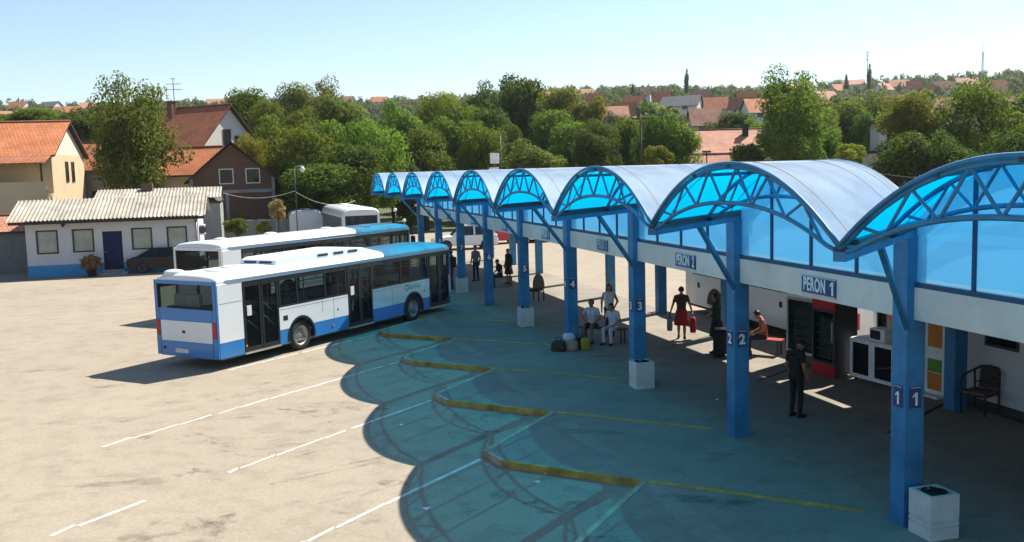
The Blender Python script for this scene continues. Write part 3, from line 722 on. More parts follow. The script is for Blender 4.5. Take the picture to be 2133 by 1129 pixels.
def coach(label, loc, rz, L, Ht, rear_glass=True, group=None, wheels=(2.6, 8.4), name='coach', cat='coach', nose_slope=.25):
    """x 0 = tail, y 0 = right side .. 2.5 left"""
    Wd = 2.5; root = thing(name, label, cat, loc, rz, group)
    prof = [(0, .35), (0, Ht-.5), (.05, Ht-.28), (.18, Ht-.12), (.45, Ht-.03), (1.25, Ht)]; prof = prof+[(Wd-y, z) for y, z in prof[-2::-1]]
    mb = MB(); n = len(prof); st = [(0, .96), (.06, .985), (.25, 1), (L-.9, 1), (L-.35, .97), (L, .9)]
    for x, s in st:
        for y, z in prof: mb.v.append(Vector((x, 1.25+(y-1.25)*(1 if .2 < x < L-.5 else .975), .35+(z-.35)*s)))
    for j in range(len(st)-1):
        for i in range(n-1): mb.face((j*n+i, j*n+i+1, (j+1)*n+i+1, (j+1)*n+i), 0, None, 1 < i < n-3)
        mb.face((j*n, (j+1)*n, (j+1)*n+n-1, j*n+n-1), 0)
    mb.face(range(n), 0); mb.face([(len(st)-1)*n+i for i in range(n)][::-1], 0)
    mb.build('body', 'coachwhite', root)
    wz0, wz1 = Ht*.5, Ht-.62
    for y in (-.012, Wd-.012):
        nn = max(2, int(L/1.6)); ws = (L-.9)/nn
        for i in range(nn): MB().box(.3+i*ws, .3+(i+1)*ws-.05, y, y+.024, wz0, wz1).build('window', 'darkglass', root)
    if rear_glass: MB().box(-.012, .02, .2, Wd-.2, wz0+.1, wz1+.1).build('rear_window', 'darkglass', root)
    else: MB().box(-.012, .02, .3, Wd-.3, 1.0, 1.04).build('rear_seam', 'darkmetal', root)
    mb = MB(); mb.box(L-.01, L+.015, .18, Wd-.18, 1.25, Ht-.62); mb.build('windscreen', 'darkglass', root)
    mb = MB(); mb.ell((L*.3, 1.25, Ht), (.45, .4, .1), 14, 6); mb.build('roof_hatch', 'coachwhite', root)
    mb = MB(); mb.ell((L*.7, 1.25, Ht), (.45, .4, .1), 14, 6); mb.build('roof_hatch', 'coachwhite', root)
    MB().box(.1, L-.1, .06, Wd-.06, .25, .36).build('underbody', 'dark', root)
    for w in wheels:
        if w > L-.6: continue
        for y, s in ((.16, -1), (Wd-.16, 1)):
            mb = MB()
            for i in range(20):
                a0, a1 = math.pi*i/20, math.pi*(i+1)/20; yy = -.014 if s < 0 else Wd-.03
                mb.prism([(w, yy, .5), (w+.62*math.cos(a0), yy, .48+.62*math.sin(a0)), (w+.62*math.cos(a1), yy, .48+.62*math.sin(a1))], (0, .044, 0))
            mb.build('wheel_arch', 'dark', root); wheel(root, w, y-.02*(-s)*-1, .48, .36, s)
    for y in (.06, Wd-.2): MB().box(-.02, .03, y, y+.14, .85, 1.3).build('tail_light', 'red', root)
    for y in (.1, Wd-.4): MB().box(L-.005, L+.03, y, y+.3, .65, .85).build('headlight', 'plate', root)
    for y in (-.3, Wd+.1):
        mb = MB(); mb.box(L+.05, L+.16, y, y+.2, 1.7, 2.2); mb.bar((L-.05, Wd/2+(Wd/2-.1)*(1 if y > 0 else -1), Ht-.55), (L+.1, y+.1, 2.2), .04); mb.build('mirror', 'dark', root)
    return root
p = at(735, 475, 64); coach('white coach with a dark rear window behind the white bus', (-8.55, 63.2, GZ), R_(108), 11, 3.28)
coach('white coach with a windowless tail left of the coach with the dark rear window', (-14.0, 72.0, GZ), R_(104), 8.5, 2.9, rear_glass=False)
nl = Vector((-math.sin(UA), math.cos(UA), 0)); a = RW(.98, 9.05, GZ)-nl*2.5
c3 = coach('white coach parked across the back of the platform', a, UA, 2.07*PITCH_D, 2.95, wheels=(2.5, 8.0))
for t_ in (9.2, 3.6): MB().box(t_, t_+.16, 2.49, 2.514, 1.0, 1.18).build('fuel_flap', 'dark', c3)

def car(name, label, loc, rz, paint, L=4.5, Wd=1.78, Ht=1.45, suv=False, group=None):
    """x 0 = tail, y 0 = right side"""
    root = thing(name, label, 'car', loc, rz, group); h = Ht
    low = [(.05, .28), (0, .55), (.03, .82 if not suv else 1.0), (.35, .95 if not suv else 1.02), (L*.27, .98), (L*.68, .95), (L*.9, .80), (L-.06, .66), (L, .45), (L-.05, .25)]
    if suv: low = [(.05, .3), (0, .6), (.04, .98), (.2, 1.02), (L*.68, 1.0), (L*.92, .88), (L-.04, .72), (L, .5), (L-.05, .28)]
    wr = .33; wx = (L*.19, L*.80)
    mb = MB(); secs = []
    for y, ins in ((0, .06), (.10, .0), (Wd/2, 0), (Wd-.10, .0), (Wd, .06)):
        secs.append([Vector((min(L-ins*1.2, max(ins, x)), y if y not in (0, Wd) else (0.02 if y == 0 else Wd-.02), z-(ins*.6 if z > .7 else 0))) for x, z in low])
    n = len(low)
    for s_ in secs: mb.v += s_
    for j in range(4):
        for i in range(n): mb.face((j*n+i, j*n+(i+1) % n, (j+1)*n+(i+1) % n, (j+1)*n+i)[::-1], 0, None, True)
    mb.face(range(n), 0); mb.face([4*n+i for i in range(n)][::-1], 0)
    mb.build('body', paint, root)
    t0, t1, t2, t3 = (L*.10, L*.30, L*.55, L*.74) if not suv else (L*.02, L*.12, L*.56, L*.72); zb = .93
    def tr(x, z, y):
        k = (z-zb)/(h-zb); return Vector((x, .09+(Wd/2-.09)*.26*k if y == 0 else Wd-.09-(Wd/2-.09)*.26*k, z))
    mb = MB()
    P = [(t0, zb), (t1, h-.03), ((t1+t2)/2, h), (t2, h-.03), (t3, zb)]
    for y in (0, 1): mb.v += [tr(x, z, y) for x, z in P]
    for i in range(4): mb.face((i, i+1, 5+i+1, 5+i)[::-1], 0, None, i in (1, 2))
    mb.face(range(5)[::-1], 0); mb.face(range(5, 10), 0); mb.build('cabin', paint, root)
    # glass set just proud of the cabin
    for y in (0, 1):
        s_ = -.006 if y == 0 else .006
        for a, b in (((.06, .47)), (.51, .94)):
            lo0, lo1 = t0+.12+(t3-t0-.24)*a, t0+.12+(t3-t0-.24)*b; z0, z1 = zb+.04, h-.1
            def clampx(x, z):
                k = (z-zb)/(h-zb); return min(max(x, t0+(t1-t0)*k+.08), t3+(t2-t3)*k-.08)
            q = [(clampx(lo0, z0), z0), (clampx(lo1, z0), z0), (clampx(lo1, z1), z1), (clampx(lo0, z1), z1)]
            pts = [tr(x, z, y)+Vector((0, s_, 0)) for x, z in q]; mb = MB(); mb.poly(pts if y == 0 else pts[::-1]); mb.build('side_window', 'darkglass', root)
    for nm, (xa, za), (xb, zb_) in (('rear_window', (t0, zb), (t1, h-.03)), ('windscreen', (t3, zb), (t2, h-.03))):
        d = .008 if nm == 'windscreen' else -.008
        def pt(k, y): 
            x = xa+(xb-xa)*k; z = za+(zb_-za)*k; v = tr(x, z, y); v.y += .06 if y == 0 else -.06; v.x += d; v.z += .006; return v
        mb = MB(); pts = [pt(.1, 0), pt(.1, 1), pt(.92, 1), pt(.92, 0)]; mb.poly(pts if nm == 'windscreen' else pts[::-1]); mb.build(nm, 'darkglass', root)
    for w in wx:
        for y, s_ in ((.11, -1), (Wd-.11, 1)):
            mb = MB(); mb.lathe([(.001, 0), (wr+.06, 0)][::s_*-1 if s_ < 0 else 1] if False else [(.001, 0), (wr+.06, 0)], (w, y+s_*.112, wr), 20, 0, 'y'); mb.build('wheel_arch', 'dark', root)
            wheel(root, w, y+s_*.03, wr, .2, s_)
    for y in (.03, Wd-.36): 
        MB().box(-.02, .06, y, y+.33, .70 if not suv else .8, .86 if not suv else 1.0).build('tail_light', 'red', root, bevel=.01)
        MB().box(L-.12, L+.012, y+.02, y+.33, .58, .70).build('headlight', 'plate', root, bevel=.01)
    MB().box(-.025, -.0, Wd/2-.26, Wd/2+.26, .55, .66).build('number_plate', 'plate', root)
    mb = MB(); mb.box(L-.02, L+.012, Wd/2-.4, Wd/2+.4, .38, .52); mb.build('grille', 'dark', root)
    return root
# black saloon in front of the white cabin: tail to the left, nose to the right
car('parked_car', 'black saloon car parked tail first beside the blue cabin door', (-22.6, 56.2, GZ), R_(12), 'carblack')
car('parked_car', 'white off-road car parked beyond the canopy columns', (-1.2, 69.2, GZ), R_(190), 'coachwhite', 4.6, 1.85, 1.72, True)
car('parked_car', 'small red car parked beyond the seventh column', (.6, 73.5, GZ), R_(205), 'carred', 3.9, 1.65, 1.45)
car('parked_car', 'white saloon car parked far behind the platform sign', (4.9, 74.5, GZ), R_(200), 'coachwhite', 4.4, 1.75, 1.45)

# ================================================================== WHITE CABIN
CA = R_(14); CB = thing('station_cabin', 'low white cabin with blue plinth, blue door and corrugated roof', 'building', (-27.98, 55.42, 0), CA)
Wc, Dc = 9.5, 5.0
wins = [(.54, 1.72, 1.27, 2.66), (2.48, 3.66, 1.29, 2.66), (5.72, 6.88, 1.30, 2.60), (7.7, 8.86, 1.30, 2.60)]; door = (4.12, 5.2, .22, 2.46)
mb = MB(); rects_wall(mb, 0, Wc, .62, 3.12, 0, .25, wins+[(door[0], door[1], .62, door[3])])
mb.box(0, .25, .25, Dc, .62, 3.12); mb.box(Wc-.25, Wc, .25, Dc, .62, 3.12); mb.box(.25, Wc-.25, Dc-.25, Dc, .62, 3.12)
mb.prism([(0, .02, 3.12), (0, Dc, 3.12), (0, Dc/2, 4.2)], (.2, 0, 0)); mb.prism([(Wc, .02, 3.12), (Wc, Dc, 3.12), (Wc, Dc/2, 4.2)], (-.2, 0, 0))
mb.build('wall', 'plaster', CB)
mb = MB(); rects_wall(mb, -.015, Wc+.015, GZ-.05, .62, -.015, .25, [(door[0], door[1], GZ-.05, .62)]); mb.box(-.015, .25, .25, Dc, GZ-.05, .62); mb.box(Wc-.25, Wc+.015, .25, Dc, GZ-.05, .62); mb.build('plinth', 'plinth', CB)
for a, b, c, d in wins:
    mb = MB(); t = .09
    for q in ((a, b, c, c+t), (a, b, d-t, d), (a, a+t, c+t, d-t), (b-t, b, c+t, d-t)): mb.box(q[0], q[1], -.02, .12, q[2], q[3])
    w = mb.build('window', 'busframe', CB); MB().box(a+t, b-t, .05, .07, c+t, d-t).build('pane', 'cabglass', w); MB().box(a-.06, b+.06, -.08, -.0205, c-.06, c).build('sill', 'fascia', w)
d_ = MB().box(door[0], door[1], .03, .10, door[2], door[3]).build('door', 'bluedoor', CB, bevel=.01)
mb = MB()
for z0, z1 in ((.4, 1.1), (1.3, 2.3)):
    for x0_, x1_ in ((door[0]+.12, door[0]+.5), (door[0]+.58, door[1]-.12)): mb.box(x0_, x1_, .012, .035, z0, z1)
mb.build('door_panel', 'bluedoor', d_); mb = MB(); mb.tube([(door[0]+.08, -.02, 1.25), (door[0]+.2, -.02, 1.25)], .014, 6); mb.build('handle', 'rail', d_)
mb = MB(); mb.box(door[0]-.2, door[1]+.3, -.9, .02, GZ, .11); mb.box(door[0]-.05, door[1]+.1, -.45, .02, .11, .215); mb.build('step', 'conc', CB)
def corr_roof(x0, x1, y0, z0, y1, z1, nm, parent, wave=.22):
    mb = MB(); nx = int((x1-x0)/wave*8); ny = 8
    for j in range(ny+1):
        for i in range(nx+1):
            x = x0+(x1-x0)*i/nx; t = j/ny; lap = .03*((t*2) % 1) if t < 1 else 0
            mb.v.append(Vector((x, y0+(y1-y0)*t, z0+(z1-z0)*t+.03*math.sin(2*math.pi*x/wave)-lap)))
    for j in range(ny):
        for i in range(nx): mb.face((j*(nx+1)+i, j*(nx+1)+i+1, (j+1)*(nx+1)+i+1, (j+1)*(nx+1)+i), 0, None, True)
    return mb.build(nm, 'corr', parent)
corr_roof(-.8, Wc+.5, -.75, 3.24, Dc/2, 4.38, 'roof', CB); corr_roof(-.8, Wc+.5, Dc/2, 4.38, Dc+.75, 3.24, 'roof', CB)
mb = MB(); mb.box(-.7, Wc+.4, -.70, -.02, 3.05, 3.12); mb.box(-.72, Wc+.42, -.74, -.70, 3.03, 3.2); mb.build('eave', 'dark', CB)
mb = MB(); mb.tube([(Wc-.1, -.08, 3.05), (Wc-.1, -.08, .2)], .05, 8); mb.build('downpipe', 'galv', CB)
mb = MB(); mb.box(1.95, 2.15, -.06, .0, 2.9, 3.0); mb.tube([(2.05, -.03, 2.92), (2.05, -.25, 2.84)], .05, 8); mb.build('flood_lamp', 'dark', CB)
ac = thing('air_conditioner', 'white air conditioner boxes hung on the end wall of the cabin', 'air conditioner', (0, 0, 0), CA); ac.location = CB.location+Matrix.Rotation(CA, 3, 'Z') @ Vector((Wc+.02, .6, 2.0))
MB().box(0, .32, 0, .85, 0, .6).build('casing', 'plaster', ac, bevel=.02); mb = MB(); mb.lathe([(.001, 0), (.22, 0)], (.17, -.004, .3), 20, 0, 'y'); mb.box(.322, .328, .15, .7, .08, .52); mb.build('fan_grille', 'darkmetal', ac)
pl = thing('potted_plant', 'dry straw-coloured potted plant left of the blue door', 'plant', (0, 0, 0)); pl.location = CB.location+Matrix.Rotation(CA, 3, 'Z') @ Vector((3.55, -.9, GZ))
MB().lathe([(.001, 0), (.2, 0), (.28, .42), (.31, .42), (.31, .47), (.25, .47), (.24, .4), (.001, .4)], n=16).build('pot', 'pot', pl)
rp_ = random.Random(5); mb = MB()
for i in range(260):
    a = rp_.uniform(0, 6.28); r = rp_.uniform(.05, .62); z = .45+rp_.uniform(.05, .85)*(1-r*.6); c_ = Vector((r*math.cos(a), r*math.sin(a), z)); e = Vector((rp_.uniform(-1, 1), rp_.uniform(-1, 1), rp_.uniform(-1, 1))).normalized()*.11; g = e.orthogonal().normalized()*.05
    mb.poly([c_-e-g, c_+e-g, c_+e+g, c_-e+g])
mb.build('foliage', 'straw', pl)

# ================================================================== HOUSES
def house(name, label, loc, rz, w, d, eave, ridge, wall, roof, wins=(), over=.45, chim=None, back=False, group=None, hip=0.0, gwall=None, cat='house', lod=False):
    """ridge along local x; local -y is the front; loc is the centre of the base"""
    H_ = thing(name, label, cat, loc, rz, group); z0 = -2.5
    mb = MB(); hw, hd = w/2, d/2
    fw = [q for q in wins if q[0] == 'f']; holes = [(q[1], q[2], q[3], q[4]) for q in fw]
    rects_wall(mb, -hw, hw, z0, eave, -hd, -hd+.25, holes); mb.box(-hw, hw, hd-.25, hd, z0, eave)
    mb.box(-hw, -hw+.25, -hd+.25, hd-.25, z0, eave); mb.box(hw-.25, hw, -hd+.25, hd-.25, z0, eave)
    if hip == 0:
        for s in (-1, 1): mb.prism([(s*hw, -hd, eave), (s*hw, hd, eave), (s*hw, 0, ridge-.12)], (-s*.25, 0, 0), 1 if gwall else 0)
    mb.build('wall', [wall, gwall or wall], H_)
    sl = (ridge-eave)/hd; ez = eave-sl*over; rx = hw+over-hip; th = .14
    mb = MB(); ln = math.hypot(hd+over, ridge-ez)
    for s in (-1, 1):
        P = [(-hw-over, s*(hd+over), ez), (hw+over, s*(hd+over), ez), (rx, 0, ridge), (-rx, 0, ridge)]
        if s > 0: P = [P[1], P[0], P[3], P[2]]
        uv = [(0, 0), (2*(hw+over), 0), (2*(hw+over)-hip, ln), (hip, ln)]
        mb.poly([(p[0], p[1], p[2]+th) for p in P], 0, uv); mb.poly([p for p in P[::-1]], 1)
        mb.poly([P[0], P[1], (P[1][0], P[1][1], P[1][2]+th), (P[0][0], P[0][1], P[0][2]+th)], 1)
        for a, b in ((1, 2), (3, 0)): mb.poly([P[a], P[b], (P[b][0], P[b][1], P[b][2]+th), (P[a][0], P[a][1], P[a][2]+th)], 1)
    if hip > 0:
        for s in (-1, 1):
            P = [(s*(hw+over), s*(hd+over)*-1, ez+th), (s*(hw+over), s*(hd+over), ez+th), (s*rx, 0, ridge+th)]
            mb.poly(P, 0)
    rf = mb.build('roof', [roof, 'wood'], H_)
    if not lod: mb = MB(); mb.tube([(-rx, 0, ridge+th), (rx, 0, ridge+th)], .11, 8); mb.build('ridge_cap', roof, rf)
    for c in (chim or ()):
        mb = MB(); mb.box(c[0]-.3, c[0]+.3, c[1]-.3, c[1]+.3, ridge-sl*abs(c[1])-.6, ridge+c[2]); mb.box(c[0]-.36, c[0]+.36, c[1]-.36, c[1]+.36, ridge+c[2], ridge+c[2]+.12); mb.build('chimney', c[3] if len(c) > 3 else 'brick', rf)
    for q in wins:
        f, a, b, c, e = q[:5]
        if f == 'f': mx = Matrix.Translation((0, -hd, 0))
        elif f == 'r': mx = Matrix.Translation((hw, 0, 0)) @ Matrix.Rotation(math.pi/2, 4, 'Z')
        else: mx = Matrix.Translation((-hw, 0, 0)) @ Matrix.Rotation(-math.pi/2, 4, 'Z')
        mb = MB(); t = .08
        y0 = .0 if f == 'f' else -.03
        for u_ in ((a, b, c, c+t), (a, b, e-t, e), (a, a+t, c+t, e-t), (b-t, b, c+t, e-t)): mb.box(u_[0], u_[1], y0-.03, y0+.08, u_[2], u_[3], 0, mx)
        wo = mb.build('window', q[5] if len(q) > 5 else 'wood', H_); mb = MB(); mb.box(a+t, b-t, y0-.005, y0+.02, c+t, e-t, 0, mx); mb.build('pane', 'darkglass', wo)
    return H_
# orange house at the left edge with a terrace
h1 = house('family_house', 'cream house with bright orange roof and roofed terrace at the left edge', (-41.0, 75.1, 0), R_(9), 13.0, 8.6, 7.5, 10.0, 'cream', 'tile_o', [('r', -1.0, -.3, 5.4, 7.0), ('r', .6, 1.3, 5.4, 7.0), ('f', -5.0, -3.6, 5.2, 6.6), ('f', -1.6, -.6, 5.2, 6.6), ('f', 1.2, 2.4, 5.2, 6.6)], gwall='creamlight', over=.35)
mb = MB(); mb.box(-6.6, 6.6, -6.3, -4.302, 4.4, 4.6); mb.box(-6.6, 6.6, -6.3, -6.15, 4.602, 5.5); mb.box(-6.6, 6.6, -6.28, -4.302, -2, 4.398); mb.build('terrace', 'cream', h1)
mb = MB(); mb.prism([(-6.9, -6.6, 6.75), (-6.9, -4.31, 7.45), (-6.9, -4.31, 7.55), (-6.9, -6.6, 6.87)], (13.5, 0, 0)); mb.build('terrace_roof', 'cooler' if False else 'tile_b', h1)
for x_ in (-6.3, -3.0, .2, 3.3, 6.3): MB().box(x_-.07, x_+.07, -6.25, -6.11, 5.502, 6.8).build('terrace_post', 'wood', h1)
house('family_house', 'grey-walled house with orange roof between the big tree and the orange house', (-33.6, 84, 0), R_(4), 6.0, 6, 6.5, 8.6, 'greywall', 'tile_b', [('f', -1.6, -.4, 3.4, 4.6)], gwall='cream')
house('family_house', 'white gabled house with rust-orange roof behind the brick house', (-30.4, 95, 0), R_(-28), 8.5, 8.0, 8.2, 12.2, 'creamlight', 'tile_b', [('r', -.9, .1, 8.4, 10.0), ('r', .6, 1.2, 8.2, 9.4), ('f', -2, -1, 5.5, 6.9)], gwall='housewhite', chim=[(-2.4, -.8, .7)])
house('lean_house', 'cream house wall with tiled lean-to roof left of the brick house', (-27.4, 85.5, 0), R_(-20), 4.6, 6, 5.9, 8.0, 'cream', 'tile_o', [('f', -.8, .4, 3.2, 4.4)])
bh = house('brick_house', 'unplastered red brick house with two small attic windows', (-23.0, 80.0, 0), R_(107), 9.5, 6.2, 5.4, 8.1, 'brick', 'tile_b', [('l', -1.0, .1, 4.9, 6.1, 'housewhite'), ('l', 1.0, 2.1, 4.9, 6.1, 'housewhite')], over=.5)
mb = MB(); mb.box(-4.78, -4.752, -3.2, 3.2, 4.2, 4.45); mb.box(-4.78, -4.752, -3.2, 3.2, 1.7, 1.95); mb.box(-4.78, -4.752, .35, .6, 1.95, 4.2); mb.box(-4.785, -4.753, -3.2, -2.95, -1, 5.4); mb.box(-4.785, -4.753, 2.95, 3.2, -1, 5.4); mb.build('concrete_band', 'conc', bh)
sh = house('shed', 'long shed with pale corrugated roof behind the white cabin', (-24.4, 67.6, 0), CA, 8.0, 4.5, 3.7, 3.9, 'conc', 'tile_g', over=.1)
corr_roof(-4.1, 4.1, -2.5, 4.1, 0, 4.8, 'roof_sheet', sh); corr_roof(-4.1, 4.1, 0, 4.8, 2.5, 4.1, 'roof_sheet', sh); MB().box(-1.2, -.5, -.6, .0, 4.6, 5.15).build('chimney', 'brick', sh)
lt = house('shed', 'low lean-to with a tiled roof at the left edge by the cabin', (-31.8, 60.4, 0), R_(14), 5.0, 3.4, 2.5, 3.3, 'greywall', 'tile_p', over=.3)
# right-hand houses beyond the canopy
house('family_house', 'pale house with a long salmon tiled roof and dark chimney above the second vault', (25.6, 112, 0), R_(-2), 9.0, 8, 6.8, 9.2, 'housewhite', 'tile_p', [('f', -3.4, -2.4, 4.9, 6.2), ('f', .8, 1.8, 4.9, 6.2)], chim=[(1.5, -1.2, .5, 'dark')])
house('family_house', 'low house with a weathered orange roof just above the second vault', (20.2, 98, 0), R_(3), 7, 7, 3.6, 6.3, 'housewhite', 'tile_p')
mh = thing('modern_house', 'modern white house with black frames behind the bright green tree', 'house', (35.5, 92, 0), R_(-14))
mb = MB(); mb.box(-1.2, 13, 0, 8, -1, 6.0); mb.box(-.2, 12, .8, 8, 6.25, 8.9); mb.build('wall', 'housewhite', mh)
mb = MB(); mb.box(-1.6, 13.4, -.6, 8.4, 6.002, 6.248); mb.prism([(-.8, .2, 8.902), (12.4, .2, 10.2), (12.4, .2, 10.45), (-.8, .2, 9.15)], (0, 8.4, 0)); mb.build('roof', 'dark', mh)
for a in (.5, 3.2, 6.0, 9.0): w = MB().box(a, a+1.8, .74, .798, 6.5, 8.6).build('window', 'dark', mh); MB().box(a+.12, a+1.68, .725, .739, 6.6, 8.5).build('pane', 'darkglass', w)
for a in (0, 4.0, 8.0): w = MB().box(a, a+1.6, -.05, -.002, 3.2, 5.2).build('window', 'dark', mh); MB().box(a+.12, a+1.48, -.065, -.051, 3.3, 5.1).build('pane', 'darkglass', w)
# hillside houses: pixel column, pixel row of the ridge, distance, width, look
HILL = [(1215, 186, 420, 11, 'tile_p', 'orange-roofed house on the skyline left of the lone poplar'), (1140, 190, 450, 9, 'tile_p', 'small pale-roofed house on the skyline beside the dark crown'), (1270, 222, 270, 12, 'tile_p', 'tan-roofed house above the dark green trees right of centre'), (1300, 214, 300, 9, 'tile_b', 'brown-roofed house half hidden above the right-hand trees'),
        (1420, 200, 250, 12, 'tile_g', 'house with a grey roof and pale wall below the lone poplar'), (1468, 226, 200, 8, 'tile_p', 'pink house stepping down the hill beside the grey roof'), (1520, 185, 400, 16, 'tile_p', 'wide salmon roof on the hill right of the poplar'), (1590, 206, 300, 15, 'tile_o', 'broad orange roof left of the feathery tree'), (1545, 205, 310, 9, 'tile_b', 'dark gabled house left of the broad orange roof'),
        (1660, 178, 420, 13, 'tile_o', 'orange house seen through the top of the feathery tree'), (1715, 190, 380, 12, 'tile_p', 'pale orange roof right of the feathery tree'), (1775, 166, 480, 14, 'tile_p', 'pale house on the skyline left of the tall dark poplar'), (1872, 166, 480, 12, 'tile_p', 'white house on the skyline right of the tall dark poplar'), (2012, 163, 500, 14, 'tile_p', 'pink-roofed house on the skyline near the lattice mast'), (2128, 200, 260, 14, 'tile_p', 'salmon-roofed house at the right edge'), (1930, 178, 430, 10, 'tile_o', 'small orange house right of the tall poplar'),
        (60, 222, 330, 15, 'tile_p', 'orange-roofed house on the left hillside'), (15, 232, 280, 12, 'tile_p', 'house at the far left edge of the hillside'), (105, 208, 480, 12, 'tile_g', 'grey roof on the left skyline'), (190, 214, 460, 12, 'tile_p', 'pink roof on the left skyline beside the big tree'), (455, 206, 330, 10, 'tile_p', 'pale roof on the skyline above the brown-leaved tree'), (1340, 182, 470, 9, 'tile_p', 'tiny pale house on the skyline between skyline trees'), (330, 212, 400, 9, 'tile_p', 'pale roof on the skyline behind the television aerial'),
        (1240, 196, 430, 9, 'tile_o', 'small orange roof between the two conifers left of the poplar'), (1380, 190, 430, 9, 'tile_o', 'small orange roof just left of the lone poplar'), (1460, 188, 440, 10, 'tile_p', 'small pale roof just right of the lone poplar'), (1490, 204, 340, 10, 'tile_o', 'orange roof on the slope below the wide salmon roof'), (1555, 190, 430, 10, 'tile_o', 'orange roof on the skyline right of the wide salmon roof'), (1628, 196, 380, 10, 'tile_p', 'pale roof just left of the feathery tree top'),
        (1700, 212, 300, 12, 'tile_o', 'orange roof low on the slope right of the feathery tree'), (1745, 176, 470, 9, 'tile_o', 'small orange roof left of the small conifer'), (1840, 174, 470, 10, 'tile_p', 'small pale roof between the tall poplar and the white skyline house'), (1905, 168, 500, 9, 'tile_o', 'small orange roof on the skyline left of the lattice mast'), (1965, 170, 480, 10, 'tile_p', 'small pale roof left of the pink skyline roof'), (2075, 168, 480, 11, 'tile_o', 'orange roof on the skyline right of the lattice mast'), (1850, 200, 320, 11, 'tile_o', 'orange roof on the slope above the modern house'), (1960, 205, 300, 11, 'tile_p', 'pale roof on the slope behind the airy tree'),
        (720, 200, 420, 9, 'tile_p', 'pale roof on the skyline above the speckled tree'), (790, 196, 430, 9, 'tile_o', 'small orange roof on the skyline left of the dark giants'), (1320, 200, 400, 10, 'tile_o', 'orange roof on the slope below the dark conifer'), (40, 212, 420, 11, 'tile_o', 'small orange roof on the far left skyline'), (140, 222, 360, 11, 'tile_o', 'orange roof on the left hillside near the big tree')]
rh = random.Random(11); HPOS = []
for px, py, Y, w, rf, lab in HILL:
    q = at(px, py, Y); hgt = rh.uniform(6.5, 8); g = terr(q.x, q.y)
    # slide the house along the line of sight until it stands on the slope
    best = min((abs(at(px, py, yy).z-hgt-terr(at(px, py, yy).x, yy)), yy) for yy in range(120, 720, 5))
    q = at(px, py, best[1]); g = terr(q.x, q.y); sc = .78*w*best[1]/Y
    wn_ = [('f', -sc*.3, -sc*.15, hgt*.36, hgt*.5), ('f', sc*.1, sc*.26, hgt*.36, hgt*.5)]
    house('hill_house', lab, (q.x, q.y, g), R_(rh.uniform(-30, 30)), sc, sc*.7, hgt*.56, hgt, rh.choice(['housewhite', 'creamlight', 'housewhite']), rf, wn_, over=.5, group='houses on the hillside', lod=True); HPOS.append((q.x, q.y, sc))

# ================================================================== KIOSK AND PLATFORM FURNITURE
def place(o, k, m, z=PZ): o.location = RW(k, m, z); return o
KI = thing('kiosk', 'white walled kiosk with dark glazed front at the right end of the platform', 'kiosk', RW(0, 8.05, PZ), UA)
# local x along the row; local -y goes back from the yard. front wall on y=0
mb = MB(); rects_wall(mb, -11, 3.7, 0, 3.30, -.2, 0, [(.9, 3.55, .95, 2.7), (-1.05, -.1, 1.35, 2.35), (-2.9, -1.95, .05, 2.2)]); mb.box(-11, 3.7, -2.6, -2.4, 0, 3.3); mb.box(3.5, 3.7, -2.4, -.2, 0, 3.3); mb.box(-11, 3.7, -2.6, -.0, 3.302, 3.42); mb.box(-11, 2.2, .002, .33, 3.302, 3.42); mb.build('wall', 'plaster', KI)
for a, b, c, d in ((.9, 3.55, .95, 2.7), (-1.05, -.1, 1.35, 2.35)):
    mb = MB(); t = .06
    for q in ((a, b, c, c+t), (a, b, d-t, d), (a, a+t, c+t, d-t), (b-t, b, c+t, d-t)): mb.box(q[0], q[1], -.14, .012, q[2], q[3])
    if b-a > 2: mb.box(2.2, 2.26, -.14, .010, c+t, d-t)
    w = mb.build('window', 'darkmetal', KI); MB().box(a+t, b-t, -.08, -.06, c+t, d-t).build('pane', 'darkglass', w)
d_ = MB().box(-2.9, -1.95, -.12, -.06, .05, 2.2).build('door', 'darkmetal', KI, bevel=.01); MB().box(-2.75, -2.1, -.058, -.045, .9, 2.05).build('pane', 'darkglass', d_)
MB().box(-11, 3.72, .001, .03, 0, .16).build('skirting', 'darkmetal', KI)
mb = MB(); mb.box(1.2, 3.3, -1.2, -.5, .0, 1.0); mb.box(1.0, 3.4, -2.3, -2.1, .9, 2.6); mb.build('counter', 'wood', KI)

